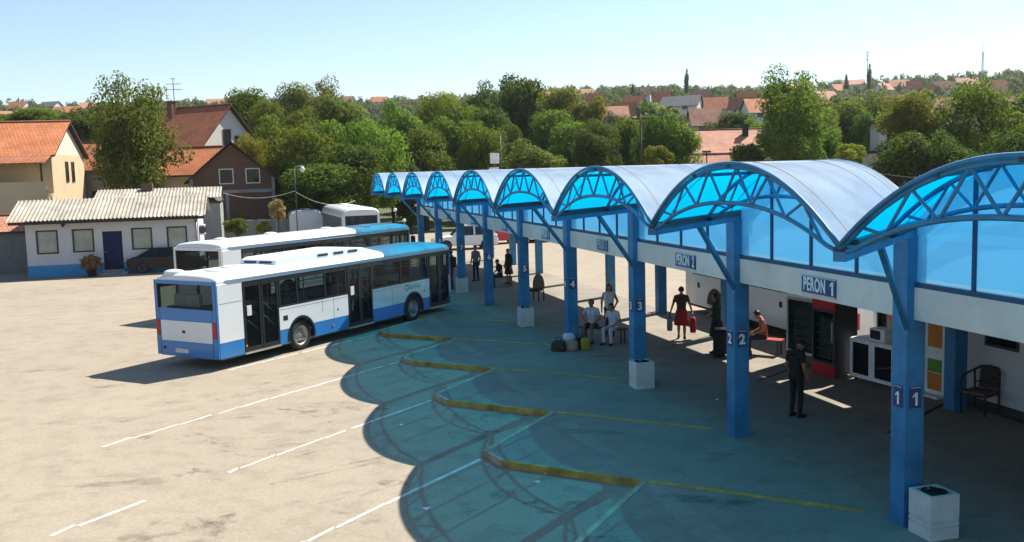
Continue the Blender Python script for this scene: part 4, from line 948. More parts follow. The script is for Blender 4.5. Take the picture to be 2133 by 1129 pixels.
def fridge(label, k, m, rz, w, h, dp, red):
    f = thing('drinks_fridge', label, 'fridge', RW(k, m, PZ), rz, 'upright drinks fridges'); body = 'coolred' if red else 'steel'
    mb = MB(); mb.box(0, w, -dp, -.06, .08, .3); mb.box(0, .05, -dp, -.06, .3, h); mb.box(w-.05, w, -dp, -.06, .3, h);  mb.box(.05, w-.05, -dp+.05, -.06, h-.3, h); mb.build('cabinet', 'darkmetal' if red else 'steel', f)
    mb = MB(); t = .06
    for q in ((0, w, .32, .32+t), (0, w, h-.38, h-.32), (0, t, .32+t, h-.38), (w-t, w, .32+t, h-.38)): mb.box(q[0], q[1], -.055, 0, q[2], q[3])
    d = mb.build('door', 'darkmetal' if red else 'steel', f); MB().box(t, w-t, -.04, -.025, .32+t, h-.38).build('pane', 'busglass', d); MB().box(w-.1 if not red else .05, w-.07 if not red else .08, .0, .04, .9, 1.4).build('handle', 'rail', d)
    MB().box(.01, w-.01, -.058, -.004, h-.31, h-.01).build('header', 'coolred' if red else 'signwhite', f)  # steel fridge: bright reflection at the top painted as a white header
    MB().box(.0, w, -.058, -.002, .03, .315).build('kick_panel', 'coolred' if red else 'darkmetal', f)
    MB().box(.052, w-.052, -dp, -dp+.05, .302, h-.31).build('back_panel', 'signwhite', f)
    for i in range(5):
        z = .45+i*(h-1.0)/5; s = MB().box(.06, w-.06, -dp+.06, -.08, z, z+.015).build('shelf', 'shelf', f)
        mb = MB(); n = int((w-.14)/.085)
        for j in range(n): mb.lathe([(.033, 0), (.033, .15), (.012, .2), (.012, .235), (.001, .235)], (.1+j*.085, -.16, z+.016), 8)
        b_ = mb.build('bottle_row', 'bottles', s); b_['kind'] = 'stuff'
    return f
# doors face the yard (+y local)
fridge('tall steel-framed drinks fridge with a header coloured pale as a reflection, left of the red one', .93, 6.75, UA+R_(8), 1.12, 2.1, .75, False).location = RW(1.10, 6.6, PZ)
fridge('red drinks fridge with a glass door between the steel fridge and the white counter', .8, 6.6, UA+R_(6), .85, 2.0, .7, True).location = RW(.905, 6.3, PZ)
ct = thing('counter_fridge', 'low white display fridge with two glass doors beside the red fridge', 'fridge', RW(.50, 7.0, PZ), UA+R_(6))
mb = MB(); mb.box(0, 1.5, -.6, -.05, .08, .16); mb.box(0, 1.5, -.6, -.05, .98, 1.05); mb.box(0, .06, -.6, -.05, .16, .98); mb.box(1.44, 1.5, -.6, -.05, .16, .98); mb.box(.06, 1.44, -.6, -.55, .16, .98); mb.build('cabinet', 'signwhite', ct)
for a, b in ((.01, .745), (.755, 1.49)):
    mb = MB(); t = .09
    for q in ((a, b, .09, .09+t), (a, b, 1.04-t, 1.04), (a, a+t, .09+t, 1.04-t), (b-t, b, .09+t, 1.04-t)): mb.box(q[0], q[1], -.048, 0, q[2], q[3])
    d = mb.build('door', 'signwhite', ct, bevel=.006); MB().box(a+t, b-t, -.035, -.02, .09+t, 1.04-t).build('pane', 'darkglass', d)
for z in (.4, .68):
    s = MB().box(.07, 1.43, -.54, -.07, z, z+.012).build('shelf', 'shelf', ct); mb = MB()
    for j in range(14): mb.lathe([(.035, 0), (.035, .12), (.001, .12)], (.15+j*.09, -.2, z+.013), 8)
    mb.build('jar_row', 'bottles', s)['kind'] = 'stuff'
for x in (.1, 1.4):
    for y in (-.5, -.12): MB().box(x-.03, x+.03, y-.03, y+.03, 0, .08).build('foot', 'dark', ct)
tp = thing('microwave_oven', 'small white oven box on the white display fridge', 'oven', (0, 0, 0), UA+R_(6)); tp.location = RW(.50, 7.0, PZ)+Matrix.Rotation(UA+R_(6), 3, 'Z') @ Vector((.42, -.45, 1.05))
MB().box(0, .5, 0, .36, 0, .3).build('casing', 'signwhite', tp, bevel=.015); MB().box(.14, .46, .361, .37, .05, .26).build('door', 'dark', tp)
po = thing('poster', 'pink and red poster hanging above the white display fridge', 'poster', (0, 0, 0), UA); po.location = RW(0, 8.05, PZ)+Matrix.Rotation(UA, 3, 'Z') @ Vector((2.35, .03, 1.5))
MB().box(0, .75, 0, .02, 0, 1.1).build('sheet', 'pink', po); MB().box(.1, .65, .0202, .024, .1, .45).build('picture', 'signwhite', po)
ba = thing('advert_stand', 'tall orange and yellow advertising stand behind the nearest column', 'advert', RW(.20, 7.7, PZ), UA+R_(4))
MB().box(0, .62, -.08, 0, .05, 1.95).build('frame', 'signwhite', ba, bevel=.01); MB().box(.1, .52, .001, .01, 1.12, 1.88).build('orange_panel', 'orange', ba); MB().box(.1, .52, .001, .01, .55, .85).build('green_panel', 'greenprint', ba); MB().box(.1, .52, .001, .01, .14, .53).build('orange_panel', 'orange', ba)
MB().box(.02, .6, -.3, .2, 0, .048).build('base', 'signwhite', ba)
# rattan armchair
ch = thing('armchair', 'dark rattan armchair with bent arms against the kiosk wall', 'chair', RW(-.02, 7.45, PZ), UA+R_(20))
mb = MB(); mb.tube([(-.28, -.26, .86), (-.3, .1, .80), (-.27, .28, .66), (-.25, .27, .02)], .022, 8); mb.build('arm', 'rattan', ch)
mb = MB(); mb.tube([(.28, -.26, .86), (.3, .1, .80), (.27, .28, .66), (.25, .27, .02)], .022, 8); mb.build('arm', 'rattan', ch)
for s in (-1, 1): MB().tube([(s*.25, -.28, .02), (s*.26, -.27, .45), (s*.27, -.27, .86)], .022, 8).build('leg', 'rattan', ch)
mb = MB(); mb.tube([(.28, -.26, .86), (.18, -.35, .93), (0, -.38, .95), (-.18, -.35, .93), (-.28, -.26, .86)], .024, 8); mb.tube([(.27, -.27, .6), (.15, -.33, .62), (-.15, -.33, .62), (-.27, -.27, .6)], .018, 8); mb.build('back_hoop', 'rattan', ch)
mb = MB(); mb.prism([(-.2, -.345, .5), (.2, -.345, .5), (.18, -.37, .92), (-.18, -.37, .92)], (0, .03, 0)); mb.build('backrest', 'rattan', ch)
mb = MB(); mb.tube([(-.25, .27, .42), (-.26, -.27, .42), (.26, -.27, .42), (.25, .27, .42)], .02, 8, closed=True); mb.build('seat_frame', 'rattan', ch)
MB().box(-.25, .25, -.26, .27, .43, .50).build('cushion', 'cushion', ch, bevel=.025)
# square concrete planters at the columns
def planter(label, loc):
    p = thing('concrete_planter', label, 'planter', loc, UA-R_(0), 'white square planters at the columns'); w = .235
    mb = MB()
    for z0, z1, o in ((0, .17, 0), (.17, .19, .012), (.19, .25, 0), (.25, .27, .012), (.27, .60, 0)):
        a = w-o; mb.box(-a, a, -a, a, z0, z1 if z1 != .60 else .56)
    for q in ((-w, w, -w, -w+.05), (-w, w, w-.05, w), (-w, -w+.05, -w+.05, w-.05), (w-.05, w, -w+.05, w-.05)): mb.box(*q, .56, .64)
    mb.build('body', 'planter', p)
    MB().box(-w+.06, w-.06, -w+.06, w-.06, .562, .60).build('liner', 'dark', p)
    mb = MB(); rq = random.Random(int(loc[1]*10))
    mb.tube([(.16*math.cos(i*.6), .16*math.sin(i*.6), .63+.01*math.sin(i*2)) for i in range(11)], .018, 6); mb.build('bin_bag', 'c_black', p)
    return p
for k, lab in ((0, 'white square concrete planter at the foot of the nearest column'), (2, 'white square concrete planter at the third column'), (4, 'white square concrete planter at the fifth column'), (6, 'white square concrete planter by the front of the blue bus')):
    q = RW(k, 0); e = Vector((math.cos(UA), math.sin(UA), 0)); n = Vector((-e.y, e.x, 0))
    c = q-e*.36-n*.22 if k == 0 else q-e*.30-n*.06
    planter(lab, (c.x, c.y, PZ))
# benches
def bench(label, loc, rz, mname, L=1.1, back=False):
    b = thing('bench', label, 'bench', loc, rz, None)
    mb = MB()
    for y in (-.17, -.04, .09): mb.box(-L/2, L/2, y, y+.11, .42, .45)
    mb.build('seat', mname, b)
    for s in (-1, 1):
        for y in (-.14, .14): MB().box(s*(L/2-.1)-.025, s*(L/2-.1)+.025, y-.025, y+.025, 0, .418).build('leg', 'darkmetal', b)
    if back:
        mb = MB()
        for z in (.6, .75): mb.box(-L/2, L/2, -.24, -.21, z, z+.1)
        for s in (-1, 1): mb.box(s*(L/2-.1)-.02, s*(L/2-.1)+.02, -.21, -.18, .45, .85)
        mb.build('backrest', mname, b)
    return b
bench('dark wooden bench carrying the two seated people by the fourth column', (2.75, 29.15, PZ), R_(-30), 'wood', 1.5)
bench('reddish bench under the person in red behind the second column', (7.0, 26.6, PZ), R_(-35), 'c_brick', 1.1)
bench('dark bench carrying the far seated person', (-.55, 44.2, PZ), R_(-20), 'wood', 1.2)
ck = thing('chair', 'round-backed tan chair behind the fifth column', 'chair', (.95, 38.8, PZ), R_(150))
mb = MB(); mb.prism([(.27*math.cos(a)*1.0, -.2, .48+.62*max(0, math.sin(a))**.8) for a in [math.pi*i/12 for i in range(13)]], (0, -.08, 0)); mb.build('backrest', 'tan', ck, bevel=.02)
MB().box(-.26, .26, -.2, .25, .42, .5).build('seat', 'dark', ck, bevel=.02)
for s in (-1, 1):
    for y in (-.22, .22): MB().box(s*.24-.02, s*.24+.02, y-.02, y+.02, 0, .42).build('leg', 'dark', ck)
# bags by the fourth column
def bag(label, loc, rz, dims, m, kind='bag', handles=True):
    b = thing('bag', label, kind, loc, rz, 'bags on the platform'); w, d, h = [q*.85 for q in dims]
    mb = MB(); n = 12; prof = [(.86, 0), (1.0, .12), (1.03, .45), (.95, .8), (.72, .97), (.5, 1.0)]
    for r, z in prof:
        for i in range(n):
            a = 2*math.pi*i/n; ca, sa = math.cos(a), math.sin(a); q = .5*(abs(ca)**.5)*(1 if ca > 0 else -1), .5*(abs(sa)**.5)*(1 if sa > 0 else -1); wob = 1+.05*math.sin(a*5+z*9)
            mb.v.append(Vector((w*q[0]*r*wob, d*q[1]*r*wob, z*h)))
    for j in range(len(prof)-1):
        for i in range(n): mb.face((j*n+i, j*n+(i+1) % n, (j+1)*n+(i+1) % n, (j+1)*n+i), 0, None, True)
    mb.face(range(n)[::-1]); mb.face([(len(prof)-1)*n+i for i in range(n)]); mb.build('body', m, b)
    if handles:
        mb = MB(); mb.tube([(-w*.2, 0, h*.95), (-w*.17, 0, h*1.25), (0, 0, h*1.35), (w*.17, 0, h*1.25), (w*.2, 0, h*.95)], .012, 6); mb.build('handle', 'dark', b)
    return b
g = at(1163, 735, 1); 
bag('dark woven basket bag at the left of the pile by the fourth column', (1.32, 27.9, PZ), R_(-20), (.52, .4, .36), 'c_brown')
bag('beige travel bag with a white top beside the dark basket', (1.68, 27.95, PZ), R_(-15), (.5, .4, .36), 'bagbeige')
bag('white bag lying on the beige travel bag', (1.62, 28.0, PZ+.30), R_(20), (.4, .3, .24), 'c_white', handles=False)
bag('yellow shopping bag at the right of the pile', (2.1, 28.0, PZ), R_(10), (.34, .24, .42), 'bagyellow')
bag('black bag squeezed between beige and yellow bags', (1.95, 28.25, PZ), R_(0), (.3, .3, .38), 'c_black')

# ================================================================== PEOPLE
def person(label, loc, face, pose='stand', top='c_black', bottom='c_navy', shoe='shoe', hair='hair', hairlen=0, sleeve='short', J=None, h=1.70, skirt=None, shorts=False, head_dir=(1, 0, 0), bow=0.0):
    """x forward, y left; joints in metres for a 1.70 m body"""
    P = dict(pel=(0, 0, .93), waist=(0, 0, 1.08), chest=(.01, 0, 1.27), neck=(0, 0, 1.44), head=(.03+bow*.16, 0, 1.585-bow*.05),
             sL=(0, .17, 1.39), eL=(-.03, .23, 1.12), wL=(.05, .24, .88), sR=(0, -.17, 1.39), eR=(-.03, -.23, 1.12), wR=(.05, -.24, .88),
             hL=(0, .085, .91), kL=(.03, .10, .49), aL=(-.01, .11, .08), hR=(0, -.085, .91), kR=(.03, -.10, .49), aR=(-.01, -.11, .08))
    if pose == 'walk': P.update(kL=(.15, .09, .5), aL=(.24, .09, .1), kR=(-.02, -.09, .49), aR=(-.24, -.09, .13))
    if pose == 'sit':
        dz = -.40
        for q in ('pel', 'waist', 'chest', 'neck', 'head', 'sL', 'eL', 'wL', 'sR', 'eR', 'wR', 'hL', 'hR'): P[q] = (P[q][0], P[q][1], P[q][2]+dz)
        P.update(kL=(.43, .13, .50), aL=(.42, .14, .08), kR=(.43, -.13, .50), aR=(.40, -.14, .08), eL=(.05, .26, .74), wL=(.28, .16, .62), eR=(.05, -.26, .74), wR=(.28, -.16, .62))
        P['chest'] = (.04, 0, .87); P['neck'] = (.06, 0, 1.04); P['head'] = (.10+bow*.14, 0, 1.18-bow*.05); P['sL'] = (.05, .17, .99); P['sR'] = (.05, -.17, .99)
    if J: P.update(J)
    P = {k: Vector(v) for k, v in P.items()}
    caps = []                                       # (a, b, ra, rb, region)
    def cap(a, b, ra, rb, reg): caps.append((Vector(a), Vector(b), ra, rb, reg))
    T, B, S, K = 1, 2, 3, 0
    hm = (P['hL']+P['hR'])/2
    cap(P['hL'], P['hR'], .098, .098, B); cap(hm+Vector((0, .045, .03)), P['waist']+Vector((0, .05, 0)), .105, .098, T); cap(hm+Vector((0, -.045, .03)), P['waist']+Vector((0, -.05, 0)), .105, .098, T)
    cap(P['waist']+Vector((0, .05, 0)), P['chest']+Vector((0, .065, 0)), .098, .112, T); cap(P['waist']+Vector((0, -.05, 0)), P['chest']+Vector((0, -.065, 0)), .098, .112, T)
    cap(P['chest']+Vector((0, .06, .02)), P['sL']+Vector((0, -.03, -.01)), .105, .066, T); cap(P['chest']+Vector((0, -.06, .02)), P['sR']+Vector((0, .03, -.01)), .105, .066, T)
    cap(P['sL']+Vector((0, -.03, 0)), P['neck'], .062, .056, T); cap(P['sR']+Vector((0, .03, 0)), P['neck'], .062, .056, T)
    cap(P['neck'], P['head']+Vector((-.02, 0, -.05)), .054, .052, K)
    hd = P['head']; fx = Vector(head_dir).normalized(); fx = (fx+Vector((0, 0, -bow*.7))).normalized(); fy = Vector((0, 0, 1)).cross(fx).normalized(); fz = fx.cross(fy)
    def hp(x, y, z): return hd+fx*x+fy*y+fz*z
    cap(hp(-.015, 0, .03), hp(.012, 0, .035), .088, .082, K); cap(hp(.015, 0, .0), hp(.04, 0, -.075), .072, .042, K); cap(hp(.085, 0, .0), hp(.102, 0, -.022), .010, .014, K)
    for s in (1, -1): cap(hp(-.01, s*.080, .012), hp(-.008, s*.083, -.018), .016, .010, K)
    cap(hp(.078, -.018, -.055), hp(.078, .018, -.055), .009, .009, K)
    for s, n in ((1, 'L'), (-1, 'R')):
        sh, el, wr = P['s'+n], P['e'+n], P['w'+n]
        if sleeve == 'long': cap(sh, el, .058, .047, T); cap(el, wr, .045, .036, T)
        elif sleeve == 'short': cap(sh, sh.lerp(el, .55), .062, .054, T); cap(sh.lerp(el, .5), el, .043, .039, K); cap(el, wr, .038, .027, K)
        else: cap(sh, el, .048, .039, K); cap(el, wr, .038, .027, K)
        d = (wr-el).normalized(); side = Vector((d.z, 0, -d.x)) if abs(d.z) > .5 else Vector((0, 0, -1)); side = (side-d*side.dot(d)).normalized(); nrm = d.cross(side)
        pal = wr+d*.045; cap(wr+d*.01, pal+d*.02, .024, .03, K); cap(pal+side*.022, pal-side*.022, .021, .021, K)
        for i, (o_, l_) in enumerate(((.030, .066), (.011, .076), (-.009, .071), (-.028, .056))):
            b0 = pal+d*.035+side*o_; cl = -nrm*s*.25
            m_ = b0+(d+cl*.5).normalized()*l_*.5; t_ = m_+(d+cl*1.8).normalized()*l_*.5
            cap(b0, m_, .0105, .0098, K); cap(m_, t_, .0098, .008, K)
        b0 = wr+d*.025+side*.03; m_ = b0+(d*.55+side*.8).normalized()*.036; cap(b0, m_, .013, .0115, K); cap(m_, m_+(d*.95+side*.25).normalized()*.032, .0115, .009, K)
        hp_, kn, an = P['h'+n], P['k'+n], P['a'+n]
        leg = B if not (shorts or skirt) else None
        if leg: cap(hp_, kn, .090, .062, B); cap(kn, an, .062, .048, B)
        else:
            cap(hp_, hp_.lerp(kn, .75 if shorts else .5), .092, .075, B); cap(hp_.lerp(kn, .6), kn, .062, .052, K); cap(kn, kn.lerp(an, .4)+Vector((-.015, 0, 0)), .05, .053, K); cap(kn.lerp(an, .4)+Vector((-.015, 0, 0)), an, .053, .034, K)
        f = (kn-an); tdir = Vector((1, .12*s, 0)).normalized()
        cap(an+Vector((-.045, 0, -.035)), an+tdir*.09+Vector((0, 0, -.045)), .042, .040, S); cap(an+tdir*.09+Vector((0, 0, -.048)), an+tdir*.165+Vector((0, 0, -.052)), .040, .028, S); cap(an+Vector((-.01, 0, .0)), an+Vector((0, 0, -.03)), .045, .045, S)
    sc = h/1.70
    mb = MB()
    for a, b, ra, rb, reg in caps:
        ax = (b-a); L_ = ax.length; ax = ax/L_ if L_ > 1e-6 else Vector((0, 0, 1)); pts, rs = [], []
        for q in (0, .3, .6, .85, 1): pts.append(a-ax*ra*math.cos(q*math.pi/2)); rs.append(max(.001, ra*math.sin(q*math.pi/2)))
        for q in (1, .85, .6, .3, 0): pts.append(b+ax*rb*math.cos(q*math.pi/2)); rs.append(max(.001, rb*math.sin(q*math.pi/2)))
        mb.tube(pts, rs, 12)
    o = mb.build('person_body', ['skin', top, bottom, shoe])
    rm = o.modifiers.new('r', 'REMESH'); rm.mode = 'VOXEL'; rm.voxel_size = .0085; rm.use_smooth_shade = True
    sm = o.modifiers.new('s', 'SMOOTH'); sm.factor = .5; sm.iterations = 3
    dg = bpy.context.evaluated_depsgraph_get(); me = bpy.data.meshes.new_from_object(o.evaluated_get(dg)); bpy.data.objects.remove(o); me.name = 'person_body'
    me.materials.clear()
    for q in ('skin', top, bottom, shoe): me.materials.append(M[q])
    n = len(me.polygons); ct_ = np.empty(n*3); me.polygons.foreach_get('center', ct_); ct_ = ct_.reshape(n, 3); best = np.full(n, 1e9); reg_ = np.zeros(n, dtype=np.int32)
    for a, b, ra, rb, reg in caps:
        A, Bv = np.array(a), np.array(b); ab = Bv-A; l2 = max(ab @ ab, 1e-9); t = np.clip((ct_-A) @ ab/l2, 0, 1); dist = np.linalg.norm(ct_-(A+t[:, None]*ab), axis=1)-(ra+(rb-ra)*t)
        m_ = dist < best; best[m_] = dist[m_]; reg_[m_] = reg
    me.polygons.foreach_set('material_index', reg_); me.polygons.foreach_set('use_smooth', np.ones(n, dtype=bool)); me.update()
    root = thing('person', label, 'person', loc, face); root.scale = (sc, sc, sc)
    bo = bpy.data.objects.new('body', me); C.objects.link(bo); bo.parent = root
    for s in (1, -1):
        mb = MB(); mb.ell(hp(.072, s*.030, .012), (.012, .014, .010), 8, 6); mb.build('eye', 'eye', bo)
    mb = MB(); rot = Matrix((fx, fy, fz)).transposed()
    # hair: a shell over the skull, open at the face
    for j in range(9):
        for i in range(17): 
            th = math.pi*.62*j/8; ph = 2*math.pi*i/16; dx = math.sin(th)*math.cos(ph); cut = 1.0 if dx < .35 else max(.35, 1-(dx-.35)*.9)
            th2 = th*cut; r = .101+.006*math.sin(ph*5+j); mb.v.append(hp(-.008+r*math.sin(th2)*math.cos(ph), (r-.008)*math.sin(th2)*math.sin(ph), .028+r*math.cos(th2)))
    for j in range(8):
        for i in range(16): mb.face((j*17+i, (j+1)*17+i, (j+1)*17+i+1, j*17+i+1), 0, None, True)
    if hairlen:
        for q in range(7):
            y = -.075+.025*q; mb.tube([hp(-.05, y, .06), hp(-.095+.4*abs(y), y*1.05, -.02), hp(-.10+.3*abs(y), y*1.15, -.10), hp(-.09, y*1.1, -.12-hairlen)], [.03, .035, .034, .008], 8)
    mb.build('hair', hair, bo)
    if skirt:
        mb = MB(); n_ = 28; prof = [(.13, .0), (.165, -.1), (.20, -.3), (.235, -.52), (.23, -.522), (.12, -.05)]
        for r, z in prof:
            for i in range(n_):
                a = 2*math.pi*i/n_; w = 1+.07*math.sin(a*6)*min(1, -z*2.2); mb.v.append(hm+Vector((r*.82*w*math.cos(a), r*w*math.sin(a), z+.1)))
        for j in range(len(prof)-1):
            for i in range(n_): mb.face((j*n_+i, (j+1)*n_+i, (j+1)*n_+(i+1) % n_, j*n_+(i+1) % n_), 0, None, True)
        mb.build('skirt', skirt, bo)
    return root
def gp(px, py): 
    d = at(px, py, 1)-Vector((0, 0, CAM_H)); t = (PZ-CAM_H)/d.z; p = Vector((0, 0, CAM_H))+d*t; return (p.x, p.y, PZ)
person('person in black T-shirt and dark trousers standing with bowed head by the fridges', gp(1658, 868), R_(35), 'stand', 'c_black', 'c_black', bow=.8, J=dict(wL=(.10, .22, .90), wR=(.10, -.22, .90)), h=1.66)
wp = gp(1420, 708)
person('person walking away in a long dark red skirt with a bag in each hand', wp, R_(80), 'walk', 'c_brown', 'c_red', skirt='c_red', sleeve='short', J=dict(eL=(-.02, .27, 1.13), wL=(.0, .34, .90), eR=(-.02, -.27, 1.13), wR=(.0, -.33, .90)), h=1.64)
bag('grey carrier bag with a black bottom in the left hand of the walking person', (wp[0]-.36, wp[1]+.02, PZ+.30), R_(80), (.26, .2, .50), 'c_grey')
bag('red shopping bag in the right hand of the walking person', (wp[0]+.36, wp[1]+.05, PZ+.22), R_(80), (.34, .22, .56), 'c_red')
person('person with long dark hair in long black clothes standing by the second column', gp(1493, 735), R_(150), 'stand', 'c_green', 'c_black', hairlen=.16, sleeve='short', skirt='c_black', J=dict(eL=(.10, .22, 1.14), wL=(.26, .12, 1.05)), h=1.70)
sc_ = thing('suitcase', 'large black suitcase standing beside the person with long hair', 'suitcase', gp(1502, 742), R_(60)); MB().box(-.25, .25, -.16, .16, .06, .76).build('shell', 'c_black', sc_, bevel=.04); mb = MB(); mb.tube([(-.12, 0, .75), (-.12, 0, .98), (.12, 0, .98), (.12, 0, .75)], .012, 6); mb.build('handle', 'darkmetal', sc_)
for x in (-.18, .18): mb = MB(); mb.lathe([(.001, -.02), (.05, -.02), (.05, .02), (.001, .02)], (x, .0, .05), 12, 0, 'y'); mb.build('wheel', 'dark', sc_)
person('seated person in a brick red top leaning forward right of the second column', (7.0, 26.58, PZ), R_(170), 'sit', 'c_brick', 'c_navy', bow=.6, sleeve='none', h=1.66)
person('seated person in white reaching sideways, half hidden left of the second column', gp(1530, 742), R_(165), 'sit', 'c_white', 'c_navy', sleeve='long', J=dict(wL=(.42, .12, .82), eL=(.2, .22, .84)), h=1.66)
st_ = thing('stool', 'dark stool under the seated person in white by the second column', 'stool', gp(1530, 742), R_(165)); MB().lathe([(.001, .40), (.2, .40), (.2, .44), (.001, .44)], n=20).build('seat', 'wood', st_)
for a in (.8, 2.4, 3.9, 5.5): MB().tube([(.14*math.cos(a), .14*math.sin(a), .4), (.2*math.cos(a), .2*math.sin(a), 0)], .016, 6).build('leg', 'darkmetal', st_)
person('young person with long dark hair and white top standing behind the seated pair', gp(1270, 700), R_(-100), 'stand', 'c_white', 'c_navy', hairlen=.14, sleeve='none', J=dict(eL=(-.05, .27, 1.14), wL=(.06, .19, .98), eR=(0, -.24, 1.14)), h=1.66)
person('seated person in white T-shirt and dark shorts with hand on hip', (2.45, 29.35, PZ), R_(-118), 'sit', 'c_white', 'c_navy', shorts=True, J=dict(eR=(-.02, -.36, .76), wR=(.12, -.20, .60)), h=1.72)
person('seated person in white top and white trousers at the right end of the bench', (3.05, 28.95, PZ), R_(-125), 'sit', 'c_white', 'c_white', hair='hair', bow=.3, h=1.64)
person('far seated person in dark clothes between the fifth and sixth columns', (-.55, 44.1, PZ), R_(-150), 'sit', 'c_black', 'c_black', bow=.3, h=1.68)
person('far standing person in dark green jacket and brown skirt beyond the sixth column', (-.15, 45.0, PZ), R_(-140), 'stand', 'c_green', 'c_brown', sleeve='long', skirt='c_brown', hair='hairgrey', h=1.66)
person('person in grey standing half hidden by the sixth column', (-1.75, 46.6, PZ), R_(-120), 'stand', 'c_grey', 'c_navy', sleeve='long', h=1.72)
person('person in dark clothes waiting at the front door of the blue bus', (-2.75, 43.6, PZ), R_(175), 'stand', 'c_black', 'c_navy', sleeve='long', h=1.76)

# ================================================================== TREES
def crown_mesh(name, seed, lobes, nleaf, ls, spread=1.0, flat=1.0, shell=.72, kind='round'):
    """leaf clumps spread through lobes inside a unit ball; returns mesh"""
    rg = np.random.RandomState(seed); cs = []
    for i in range(lobes):
        if kind == 'poplar': z = rg.uniform(-.9, .9); a = rg.uniform(0, 6.28); r = .35*(1-abs(z)**3)*rg.uniform(0, 1); cs.append((r*math.cos(a), r*math.sin(a), z, .42*(1-.65*max(0, z))))
        elif kind == 'cone': z = rg.uniform(-.9, .95); a = rg.uniform(0, 6.28); w = (1-z)/2; r = w*.6*rg.uniform(.4, 1); cs.append((r*math.cos(a), r*math.sin(a), z, .12+.34*w))
        elif kind == 'airy':
            a = rg.uniform(0, 6.28); z = rg.uniform(-.75, .88); r = rg.uniform(.25, .85)*math.sqrt(max(.05, 1-z*z*.8)); cs.append((r*math.cos(a), r*math.sin(a), z, rg.uniform(.16, .34)))
        else:
            a = rg.uniform(0, 6.28); z = rg.uniform(-.7, .72); r = rg.uniform(.15, .72)*math.sqrt(max(.05, 1-z*z)); cs.append((r*math.cos(a), r*math.sin(a), z, rg.uniform(.24, .46)))
    cs = np.array(cs); w = cs[:, 3]**2; idx = rg.choice(len(cs), nleaf, p=w/w.sum())
    d = rg.normal(size=(nleaf, 3)); d /= np.linalg.norm(d, axis=1)[:, None]
    rad = cs[idx, 3]*np.where(rg.rand(nleaf) < shell, rg.uniform(.78, 1.12, nleaf), rg.uniform(.2, .9, nleaf)); c = cs[idx, :3]+d*rad[:, None]*np.array([1, 1, .85])
    n = d*.9+rg.normal(size=(nleaf, 3))*.55+np.array([0, 0, .35]); n /= np.linalg.norm(n, axis=1)[:, None]
    e1 = np.cross(n, rg.normal(size=(nleaf, 3))); e1 /= np.linalg.norm(e1, axis=1)[:, None]; e2 = np.cross(n, e1)
    s = ls*rg.uniform(.55, 1.35, nleaf)[:, None]; e1 = e1*s; e2 = e2*s*rg.uniform(.45, .9, nleaf)[:, None]
    V = np.stack([c-e1, c-e2*.9+e1*.1, c+e1, c+e2*.9-e1*.1], 1)+n[:, None, :]*np.array([0, .25, 0, .25])[None, :, None]*s[:, None, :]
    V = V.reshape(-1, 3); me = bpy.data.meshes.new(name)
    me.vertices.add(len(V)); me.vertices.foreach_set('co', V.ravel().astype(np.float32)); me.loops.add(len(V)); me.loops.foreach_set('vertex_index', np.arange(len(V), dtype=np.int32))
    me.polygons.add(nleaf); me.polygons.foreach_set('loop_start', np.arange(0, len(V), 4, dtype=np.int32)); me.polygons.foreach_set('loop_total', np.full(nleaf, 4, dtype=np.int32))
    me.materials.append(M['leaf_m']); me.update(); me.validate()
    return me, cs
CR = {}
for nm, args in dict(round0=(1, 26, 15000, .037), round1=(2, 30, 15000, .037), round2=(3, 24, 14000, .039), tall0=(4, 30, 15000, .037), tall1=(5, 34, 15000, .036)).items(): CR[nm] = crown_mesh('crown_'+nm, *args)
CR['airy0'] = crown_mesh('crown_airy', 6, 56, 10500, .034, kind='airy'); CR['airy1'] = crown_mesh('crown_airy', 7, 64, 11500, .033, kind='airy', shell=.6)
CR['bush0'] = crown_mesh('crown_bush', 8, 16, 5000, .06); CR['poplar'] = crown_mesh('crown_poplar', 9, 26, 1800, .10, kind='poplar'); CR['cone'] = crown_mesh('crown_cone', 10, 30, 1800, .09, kind='cone')
for i in range(4): CR['far%d' % i] = crown_mesh('crown_far', 20+i, 10, 620, .15)
def trunk_mesh(key, seed):
    rg = random.Random(seed); mb = MB(); cs = CR[key][1]                      # unit: trunk from z=-2 to lobes in the unit ball
    ax = [(0, 0, -2.2), (.03, .02, -1.4), (.0, .04, -.7), (.03, 0, -.1), (0, 0, .45)]
    mb.tube(ax, [.11, .085, .075, .055, .02], 8)
    order = sorted(range(len(cs)), key=lambda i: -cs[i][3])[:16]
    for i in order:
        c = Vector(cs[i][:3]); b = Vector((.01, .02, max(-1.0, min(.3, c.z-.45-.3*rg.random())))); m = b.lerp(c, .5)+Vector((rg.uniform(-.05, .05), rg.uniform(-.05, .05), .08))
        mb.tube([b, m, c], [.035, .024, .006], 5)
    me_o = mb.build('trunk', 'bark'); me = me_o.data; bpy.data.objects.remove(me_o); return me
TR = {k: trunk_mesh(k, i) for i, k in enumerate(CR) if not k.startswith('far')}
def tree(label, px, ytop, ybot, wpx, Y, key, leaf, name='tree', cat='tree', group=None, rz=0.0, clear=None):
    """crown spanning rows ytop..ybot and wpx columns of the photo, standing Y metres ahead"""
    t_, b_ = at(px, ytop, Y), at(px, ybot, Y); w = wpx/F_PX*Y; g = terr(t_.x, t_.y); zt_, zb_ = t_.z, max(b_.z, g+.3)
    root = thing(name, label, cat, (t_.x, t_.y, g), rz, group)
    hh = (zt_-zb_)/2; c = bpy.data.objects.new('crown', CR[key][0]); C.objects.link(c); c.parent = root; c.location = (0, 0, (zt_+zb_)/2-g); c.scale = (w/2*1.02, w/2*1.02, hh*1.02)
    c.material_slots[0].link = 'OBJECT'; c.material_slots[0].material = M[leaf]
    k = bpy.data.objects.new('trunk', TR[key]); C.objects.link(k); k.parent = root; k.location = c.location; k.scale = (w/2*.9, w/2*.9, hh)
    return root
